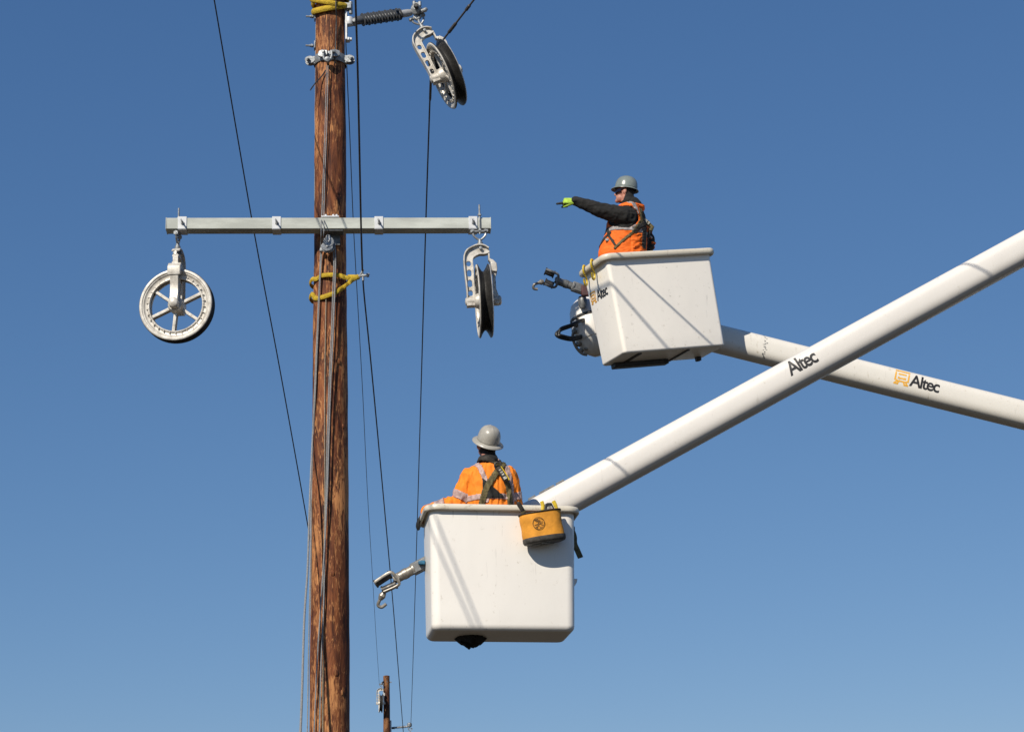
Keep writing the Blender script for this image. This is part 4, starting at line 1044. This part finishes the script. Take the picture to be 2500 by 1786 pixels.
# ---- worker in the lower bucket, back to the viewer
Y1 = 16.93
floor1 = lowO.z + .052
px1 = atY(1196, 1300, Y1).x
w1 = thing('person', 'worker seen from behind, orange jacket and tan full-brim hard hat, in the lower bucket', 'person', (px1, Y1, floor1))
hip = floor1 + .93
g = G()
nk = atY(1194, 1126, Y1); shL = atY(1151, 1164, Y1 - .01); shR = atY(1239, 1162, Y1 + .02)
elL = atY(1123, 1226, Y1 + .02); wrL = atY(1043, 1248, Y1 + .06); elR = atY(1254, 1224, Y1 + .06); wrR = atY(1240, 1262, Y1 + .26)
def zz(py): return atY(1195, py, Y1).z
def xx(px, py): return atY(px, py, Y1).x
secs = [(px1, Y1, hip - .10, .165, .125), (px1, Y1, hip, .18, .13)]
for (py, l, r, ry) in ((1270, 1145, 1250, .145), (1225, 1138, 1258, .15), (1190, 1132, 1256, .15), (1165, 1134, 1254, .14), (1148, 1146, 1244, .125), (1136, 1162, 1230, .105), (1126, 1172, 1218, .085), (1112, 1176, 1214, .07)):
    secs.append(((xx(l, py) + xx(r, py)) / 2, Y1 + .015, zz(py), (xx(r, py) - xx(l, py)) / 2, ry))
stack(g, secs)
g.tube([shL, shL.lerp(elL, .5), elL], [.082, .080, .073], 16, round_caps=True); g.tube([elL, elL.lerp(wrL, .5), wrL], [.070, .060, .044], 14, round_caps=True)
g.tube([shR, shR.lerp(elR, .5), elR], [.080, .077, .070], 16, round_caps=True); g.tube([elR, elR.lerp(wrR, .5), wrR], [.068, .058, .045], 14, round_caps=True)
for sx in (-1, 1):
    hx = px1 + sx * .095
    g.tube([(hx, Y1, hip), (hx + sx * .01, Y1 - .005, hip - .42), (hx + sx * .02, Y1, floor1 + .1)], [.10, .075, .058], 14, round_caps=True)
    ell(g, (hx + sx * .02, Y1 + .06, floor1 + .05), (.052, .14, .052))
hd = atY(1190, 1085, Y1 + .02)
TH = Matrix.Rotation(R_(22), 4, 'Z') @ Matrix.Rotation(R_(20), 4, 'X')      # head turned left and tipped back
g.tube([nk - Vector((0, 0, .06)), nk + Vector((0, 0, .03)), hd], [.075, .062, .06], 14, round_caps=True)
ell(g, hd, (.080, .098, .118), TH)
def HM(v): return hd + (TH.to_3x3() @ Vector(v))
ell(g, HM((0, .045, -.062)), (.058, .055, .05), TH); ell(g, HM((0, .102, -.012)), (.016, .022, .026), TH)
for sx in (-1, 1): ell(g, HM((sx * .082, .0, -.012)), (.014, .022, .034), TH)
ell(g, HM((0, .088, -.056)), (.026, .014, .010), TH)
ell(g, nk + Vector((.0, -.035, .0)), (.085, .07, .05)); ell(g, nk + Vector((.0, .03, -.005)), (.095, .08, .055))
co, nn, fc = remeshed(g, .0065, 4)
zneck = zz(1131)
co = folds(co, nn, lambda p: 1.0 if p[2] < zneck - .02 and p[2] > hip - .1 else 0, .016, (15, 15, 5.5), 3.3)
cen = np.array([co[list(f)].mean(0) for f in fc]); nrm = np.array([nn[list(f)].mean(0) for f in fc])
eL, wL, sL, eR, sR = map(A_, (elL, wrL, shL, elR, shR))
mi = []
for c in cen:
    if c[2] > zneck + .012:
        lc = TH.to_3x3().inverted() @ (Vector(c) - hd)
        mi.append(2 if c[2] < zz(1112) and abs(lc.x) < .2 and c[2] < zz(1109) else (3 if lc.y < .0 and lc.z > -.075 and abs(lc.x) < .072 else 1))
    elif c[2] > zneck - .004 - .10 * max(0, .16 - abs(c[0] - nk.x - .03)) * (c[1] < Y1): mi.append(2)
    elif c[2] < hip - .12: mi.append(4 if c[2] > floor1 + .1 else 2)
    else: mi.append(0)
from_np(co, fc, mi).build('body', [ORANGE, SKIN, BLACK, HAIR, TROUS], w1, smooth=80)
def band_sel(fn): return [fn(c, n) for c, n in zip(cen, nrm)]
P2 = lambda px, py: np.array([atY(px, py, Y1).x, 0, atY(px, py, Y1).z])
def inarm(c): return seg_d(c, sL, eL)[0] < .088 and c[0] < sL[0] + .0 or seg_d(c, eL, wL)[0] < .085 and c[0] < xx(1128, 1200) or seg_d(c, sR, eR)[0] < .085 and c[0] > sR[0] + .01
def flat(c): return np.array([c[0], 0, c[2]])
for i, pl in enumerate(([P2(1152, 1128), P2(1172, 1146), P2(1184, 1176), P2(1189, 1230)], [P2(1222, 1126), P2(1238, 1146), P2(1246, 1180), P2(1249, 1230)])):
    shell('shoulder_stripe', co, nn, fc, band_sel(lambda c, n: c[2] > hip and not inarm(c) and poly_d(flat(c), pl) < .020 and n[1] < .6), .006, REFLP, w1)
shell('waist_stripe', co, nn, fc, band_sel(lambda c, n: abs(c[2] - zz(1220)) < .024 and not inarm(c)), .005, REFLP, w1)
def armband(c, a, b, t0, t1, r=.1):
    d, t = seg_d(c, a, b); return d < r and t0 < t < t1
shell('sleeve_stripe', co, nn, fc, band_sel(lambda c, n: armband(c, sL, eL, .64, .92) and seg_d(c, eL, wL)[1] < .12 and c[0] < xx(1156, 1200)), .006, REFLP, w1)
shell('sleeve_stripe', co, nn, fc, band_sel(lambda c, n: armband(c, eL, wL, .42, .72)), .006, REFLP, w1)
shell('sleeve_stripe', co, nn, fc, band_sel(lambda c, n: armband(c, sR, eR, .70, .98) and c[0] > xx(1252, 1200)), .006, REFLP, w1)
# harness straps across the back
back = lambda c, n: n[1] < .35 and not inarm(c) and c[2] > hip
hz = [([P2(1226, 1140), P2(1206, 1172), P2(1186, 1206), P2(1172, 1260)], .025, OLIVE), ([P2(1212, 1140), P2(1226, 1165), P2(1240, 1195), P2(1246, 1260)], .021, OLIVE), ([P2(1164, 1122), P2(1190, 1126), P2(1214, 1138)], .018, DKWEB), ([P2(1226, 1118), P2(1222, 1132), P2(1215, 1140)], .018, DKWEB)]
for pl, w_, m_ in hz:
    shell('harness_strap', co, nn, fc, band_sel(lambda c, n: back(c, n) and poly_d(flat(c), pl) < w_), .014, m_, w1)
shell('back_pad', co, nn, fc, band_sel(lambda c, n: back(c, n) and c[2] < zz(1190) + (c[0] - xx(1195, 1200)) * -.9 and c[2] > zz(1224) and xx(1180, 1200) < c[0] < xx(1228, 1200)), .011, BLACK, w1)
def backy(px, py):                                        # point on the worker's back
    q = atY(px, py, Y1); d = ((cen[:, 0] - q.x) ** 2 + (cen[:, 2] - q.z) ** 2) + (nrm[:, 1] > 0) * 9
    return Vector(cen[int(np.argmin(d))])
g = G(); a0, a1 = backy(1217, 1150) + Vector((0, -.035, 0)), backy(1238, 1184) + Vector((0, -.045, 0))
g.tube([a0, a0.lerp(a1, .1), a0.lerp(a1, .9), a1], [.022, .028, .028, .022], 8, flat=.4, up=(0, 1, 0)) if False else g.tube([a0, a0.lerp(a1, .1), a0.lerp(a1, .9), a1], [.018, .027, .027, .02], 10)
pk = g.build('shock_pack', DKWEB, w1)
g = G(); ax = (a1 - a0).normalized()
for t in (.25, .42, .58): g.box((0, -.024, 0), (.022, .008, .014), frame(a0.lerp(a1, t), z=ax, y=(0, 1, 0)))
g.box((0, -.024, 0), (.03, .010, .024), frame(a0.lerp(a1, .82), z=ax, y=(0, 1, 0))); g.build('pack_label', LABELW, pk)
g = G(); g.tube([a0.lerp(a1, .05) + Vector((.02, -.012, .008)), a1 + Vector((.022, -.01, .008))], .007, 6); g.build('yellow_edge', YPLAST, pk)
g = G(); dr = backy(1216, 1146) + Vector((0, -.03, 0)); g.tube([dr + Vector((.028 * math.cos(a), -.01, .03 * math.sin(a))) for a in [2 * math.pi * k / 18 for k in range(18)]], .0065, 6, closed=True); g.build('d_ring', DKMET, w1)
# full brim hard hat
def hat(root, c, M3, m, full, sx, sy, h, brim):
    M = Matrix.Translation(c) @ M3.to_4x4() @ Matrix.Diagonal((sx, sy, h, 1))
    g = G(); prof = [(1.0, 0.0), (1.0, .12), (.985, .30), (.94, .50), (.84, .70), (.68, .855), (.46, .955), (.22, .995), (.001, 1.0)]
    loops = []
    for r, z in prof:
        l = []
        for k in range(40):
            a = 2 * math.pi * k / 40; rid = 1 + (.022 * math.exp(-((math.cos(a)) / .16) ** 2) if .2 < r < .97 else 0)
            l.append((r * math.cos(a), r * math.sin(a), z * rid))
        loops.append(l)
    g.loft(loops, M, 0, False, True); dome = g.build('hard_hat', m, root, smooth=70)
    sd2 = dome.modifiers.new('thickness', 'SOLIDIFY'); sd2.thickness = .004; sd2.offset = -1
    g = G(); lo = []
    for k in range(48):
        a = 2 * math.pi * k / 48; ca, sa = math.cos(a), math.sin(a)
        w = brim(sa) ; lo.append([(ca * (.99), sa * .99, .03), (ca * (1 + w * .5), sa * (1 + w * .5), .02 - w * .06), (ca * (1 + w), sa * (1 + w), -.03 - w * .18), (ca * (1 + w), sa * (1 + w), -.06 - w * .18), (ca * (1 + w * .5), sa * (1 + w * .5), -.015 - w * .06), (ca * .98, sa * .98, -.02)])
    lo.append(lo[0]); g.loft(lo, M, 0, False, False); g.build('brim', m, dome, smooth=60)
    return dome
hc = HM((0, -.012, .030))
T1 = (Matrix.Rotation(R_(18), 4, 'Z') @ Matrix.Rotation(R_(37), 4, 'X') @ Matrix.Rotation(R_(4), 4, 'Y')).to_3x3()
hat(w1, hc, T1, HAT1, True, .098, .114, .138, lambda s_: .40 - .06 * abs(s_))
# gloved left hand gripping the bucket rim
gx = (atY(1021, 1258, Y1 + .05) - wrL).normalized()
Mh = frame(wrL + gx * .012, x=Vector((-.62, .18, -.72)), z=Vector((-.72, -.25, .62)))
hc_, hn_, hf_ = remeshed(hand(Mh, [16, 20, 22, 24], side=-1, scale=1.05), .0042, 2)
hm_ = [1 if (Vector(hc_[f[0]]) - wrL).dot(gx) > .075 else 0 for f in hf_]
from_np(hc_, hf_, hm_).build('glove', [GLOVER, GLOVEK], w1, smooth=80)
Mh2 = frame(wrR, x=Vector((-.1, .9, -.3)), z=Vector((0, .3, .95)))
hc_, hn_, hf_ = remeshed(hand(Mh2, [30, 35, 35, 38], side=-1), .0045, 2); from_np(hc_, hf_).build('glove', GLOVEK, w1, smooth=80)

# ---- worker in the upper bucket, pointing to the left
Y2 = UB(-.12, .02, .5).y
floor2 = UB(-.1, 0, .055).z
def X2(px, py, dy=0): return atY(px, py, Y2 + dy)
px2 = X2(1530, 610).x
w2 = thing('person', 'pointing worker in an orange vest over a black jacket, in the upper bucket', 'person', (px2, Y2, floor2))
K = UK                                                     # overall size of this farther figure
hip2 = floor2 + .90 * K
g = G()
secs = [(px2, Y2, hip2 - .1, .13 * K, .17 * K), (px2, Y2, hip2, .15 * K, .18 * K)]
for (py, l, r, ry) in ((660, 1468, 1572, .185), (622, 1463, 1574, .19), (604, 1466, 1574, .19), (588, 1474, 1575, .19), (568, 1482, 1574, .195), (548, 1484, 1572, .20), (532, 1490, 1568, .205), (518, 1500, 1563, .19), (508, 1510, 1558, .13), (500, 1518, 1554, .085), (490, 1522, 1552, .07)):
    a, b = X2(l, py), X2(r, py); secs.append(((a.x + b.x) / 2, Y2, a.z, (b.x - a.x) / 2, ry * K))
stack(g, secs)
sN = X2(1524, 528, -.17 * K); eN = X2(1463, 512, -.21 * K); wN = X2(1405, 490, -.22 * K)
sF = X2(1540, 532, .18 * K); eF = X2(1581, 585, .16 * K); wF = X2(1572, 640, .02 * K)
g.tube([sN + Vector((.03, .02, -.01)), sN, sN.lerp(eN, .5), eN, eN.lerp(wN, .5), wN], [.098 * K, .098 * K, .088 * K, .074 * K, .063 * K, .050 * K], 18, round_caps=True)
g.tube([sF, sF.lerp(eF, .5), eF], [.085 * K, .078 * K, .07 * K], 14, round_caps=True); g.tube([eF, wF], [.068 * K, .05 * K], 14, round_caps=True)
for sy in (-1, 1):
    g.tube([(px2, Y2 + sy * .09 * K, hip2), (px2 - .02, Y2 + sy * .10 * K, hip2 - .42 * K), (px2, Y2 + sy * .11 * K, floor2 + .1)], [.10 * K, .075 * K, .058 * K], 14, round_caps=True)
    ell(g, (px2 - .05, Y2 + sy * .11 * K, floor2 + .05), (.14 * K, .05 * K, .05 * K))
hd2 = X2(1527, 470)
T2 = (Matrix.Rotation(R_(90 - 10), 4, 'Z') @ Matrix.Rotation(R_(4), 4, 'X')).to_3x3()        # local +y is the way he faces
def H2(v): return hd2 + T2 @ (Vector(v) * K)
T24 = T2.to_4x4()
def el2(c, r): ell(g, H2(c), [k * K for k in r], T24)
g.tube([X2(1538, 512), X2(1534, 495), hd2 + Vector((.01, 0, -.02))], [.075 * K, .064 * K, .06 * K], 14, round_caps=True)
el2((0, 0, .01), (.078, .098, .112)); el2((0, .048, -.068), (.056, .054, .052)); el2((0, .088, -.096), (.026, .024, .022))
g.tube([H2((0, .085, .01)), H2((0, .112, -.026)), H2((0, .090, -.040))], [.012 * K, .017 * K, .012 * K], 10, round_caps=True)
el2((0, .088, -.058), (.026, .016, .008)); el2((0, .084, -.077), (.024, .016, .009)); el2((0, .085, .022), (.06, .02, .012))
for sx in (-1, 1): el2((sx * .08, -.005, -.012), (.013, .022, .034))
el2((0, -.045, -.115), (.098, .085, .07)); el2((0, -.095, -.135), (.10, .072, .075)); el2((0, -.03, -.075), (.086, .075, .07)); el2((0, -.125, -.165), (.105, .065, .075))
co, nn, fc = remeshed(g, .0065, 4)
sNv, eNv, wNv, sFv, eFv = map(A_, (sN, eN, wN, sF, eF))
def z2(py): return X2(1525, py).z
def x2(px, py=550): return X2(px, py).x
def farm(p): d, t = seg_d(p, sNv, eNv); d2, t2 = seg_d(p, eNv, wNv); return min(d, d2) < .13 and p[0] < sNv[0] - .03
co = folds(co, nn, lambda p: (.42 if farm(p) or p[0] < sNv[0] + .06 else 1.0) if hip2 - .1 < p[2] < z2(505) else 0, .020, (9, 9, 15), 8.1)
cen = np.array([co[list(f)].mean(0) for f in fc]); nrm = np.array([nn[list(f)].mean(0) for f in fc])
mi = []
for c in cen:
    lc = T2.inverted() @ (Vector(c) - hd2) / K
    if lc.z > -.115 and lc.y > -.02 + (-.35 * (lc.z + .02) if lc.z < -.02 else 0) and lc.length < .17 and c[2] > z2(503): mi.append(3 if (lc.y > .083 and abs(lc.z + .0675) < .0045 and abs(lc.x) < .024) else 1)
    elif lc.z > -.03 and lc.length < .14: mi.append(3)
    elif c[2] < hip2 - .12: mi.append(2)
    else: mi.append(0)
from_np(co, fc, mi).build('body', [BLACK, SKIN, TROUS, HAIR], w2, smooth=80)
sh_c = A_(sN + Vector((.005, 0, -.015)))
def onvest(c):
    if c[2] > z2(503) or c[2] < hip2 - .06: return False
    lc = T2.inverted() @ (Vector(c) - hd2) / K
    if lc.z > -.168 and lc.y < .03: return False                    # hood and collar lie over it
    ax_ = math.hypot((c[0] - sh_c[0]) / (.145 * K), (c[2] - sh_c[2]) / (.130 * K))
    if c[1] < Y2 - .05 * K and ax_ < 1: return False
    if c[0] < sNv[0] - .02 and farm(c): return False
    if seg_d(c, sFv, eFv)[0] < .088 * K and c[1] > Y2 + .05 * K and c[0] > x2(1556): return False
    if seg_d(c, eFv, A_(wF))[0] < .08 * K and c[0] > x2(1566): return False
    return True
vsel = [onvest(c) for c in cen]
shell('vest', co, nn, fc, vsel, .008, ORANGE2, w2, .007)
Q2 = lambda px, py: np.array([X2(px, py).x, 0, X2(px, py).z])
shell('waist_stripe', co, nn, fc, [v and abs(c[2] - z2(572) + .10 * (c[0] - x2(1520))) < .024 * K for v, c in zip(vsel, cen)], .013, REFL, w2)
shell('shoulder_stripe', co, nn, fc, [v and n[1] < .3 and poly_d(flat(c), [Q2(1529, 500), Q2(1545, 515), Q2(1552, 535), Q2(1546, 560), Q2(1544, 568)]) < .020 * K for v, c, n in zip(vsel, cen, nrm)], .013, REFL, w2)
for pl, w_, m_, lim in (([Q2(1560, 520), Q2(1562, 550), Q2(1545, 580), Q2(1515, 606), Q2(1500, 620)], .013, OLIVE, .5), ([Q2(1485, 566), Q2(1488, 590), Q2(1500, 612)], .011, DKWEB, .6), ([Q2(1566, 530), Q2(1570, 560), Q2(1568, 610)], .020, DKWEB, .9), ([Q2(1547, 580), Q2(1558, 566), Q2(1568, 556)], .02, DKWEB, .6), ([Q2(1462, 605), Q2(1480, 588), Q2(1490, 580)], .012, DKWEB, .6)):
    shell('harness_strap', co, nn, fc, [(v or c[0] > x2(1560)) and n[1] < lim and c[2] < z2(512) and poly_d(flat(c), pl) < w_ * K for v, c, n in zip(vsel, cen, nrm)], .017, m_, w2)
g = G(); a0, a1 = X2(1566, 534, -.05), X2(1585, 548, -.03)
g.tube([a0, a0.lerp(a1, .15), a0.lerp(a1, .85), a1], [.018, .028, .028, .022], 10); g.tube([a1 + Vector((-.01, 0, .01)), a1 + Vector((.03, 0, -.03)), a1 + Vector((.01, 0, -.07))], .022, 8); g.build('shock_pack', OLIVE, w2)
g = G(); ax = (a1 - a0).normalized(); g.box((0, -.025, 0), (.034, .012, .045), frame(a0.lerp(a1, .42), z=ax, y=(0, 1, 0))); g.box((0, -.024, 0), (.03, .012, .018), frame(a0.lerp(a1, .85), z=ax, y=(0, 1, 0))); g.build('pack_label', LABELW, w2)
g = G(); g.tube(smoothpath([a1 + Vector((.01, 0, -.05)), X2(1583, 575, -.03), X2(1579, 595, -.02), X2(1577, 620, 0)]), .014, 8, flat=.5); g.build('lanyard', DKWEB, w2)
# buckle at the chest
g = G(); g.box((0, 0, 0), (.035, .02, .03), Matrix.Translation(Vector(cen[int(np.argmin((cen[:, 0] - x2(1481)) ** 2 + (cen[:, 2] - z2(597)) ** 2 + (nrm[:, 1] > 0) * 9))]) + Vector((-.01, -.02, 0)))); g.build('buckle', GALV, w2, bevel=.004)
# sunglasses
g = G()
for sx in (-1, 1):
    loops = []
    for k in range(6):
        a = R_(8 + 62 * k / 5) * sx; cx_, cy_ = .092 * math.sin(a), .106 * math.cos(a)
        loops.append([H2((cx_ * q_, cy_ * q_, zt_)) for q_, zt_ in ((1.0, .018), (1.06, .016), (1.06, -.018), (1.0, -.022))])
    g.loft(loops)
    g.tube([H2((sx * .086, .040, .008)), H2((sx * .088, -.01, .004))], .004 * K, 6)
g.tube([H2((-.018, .108, .004)), H2((.018, .108, .004))], .004 * K, 6)
g.build('sunglasses', LENS, w2, smooth=40)
hat(w2, H2((0, -.004, .035)), (Matrix.Rotation(R_(80), 4, 'Z') @ Matrix.Rotation(R_(9), 4, 'X')).to_3x3(), HAT2, False, .104 * K, .124 * K, .150 * K, lambda s_: .10 + (.20 * max(0, s_) ** 2) + .04 * max(0, -s_))
# pointing glove
fd = Vector((-1, -.05, .0)).normalized()
Mh = frame(wN + fd * .01, x=Vector((-1, -.08, .03)), z=Vector((.02, -.80, .60)))
hc_, hn_, hf_ = remeshed(hand(Mh, [2, 62, 66, 68], side=-1 if False else 1, thumb_out=.22, scale=1.22 * K), .0042, 2)
hcent = np.array([hc_[list(f)].mean(0) for f in hf_]); Mi = Mh.inverted(); hm_ = []
for c, f in zip(hcent, hf_):
    l = Mi @ Vector(c); n = Mi.to_3x3() @ Vector(hn_[f[0]])
    hm_.append(1 if l.x > .125 * K or (n.z < -.30 and l.x > .0) else 0)
from_np(hc_, hf_, hm_).build('glove', [GLOVEY, GLOVEK], w2, smooth=80)
g = G(); g.lathe([(.040 * K, 0), (.044 * K, .01), (.043 * K, .03), (.038 * K, .035)], 16, zframe(wN - fd * .012, fd)); g.build('glove_cuff', GLOVEY, w2)
g = hand(frame(wF, x=Vector((-.3, -.2, -.9)), z=Vector((.9, 0, -.3))), [30, 35, 35, 38], scale=K); hc_, hn_, hf_ = remeshed(g, .0045, 2); from_np(hc_, hf_).build('glove', GLOVEK, w2, smooth=80)
#P1#
for o in bpy.data.objects:
    if '_o' in o: del o['_o']
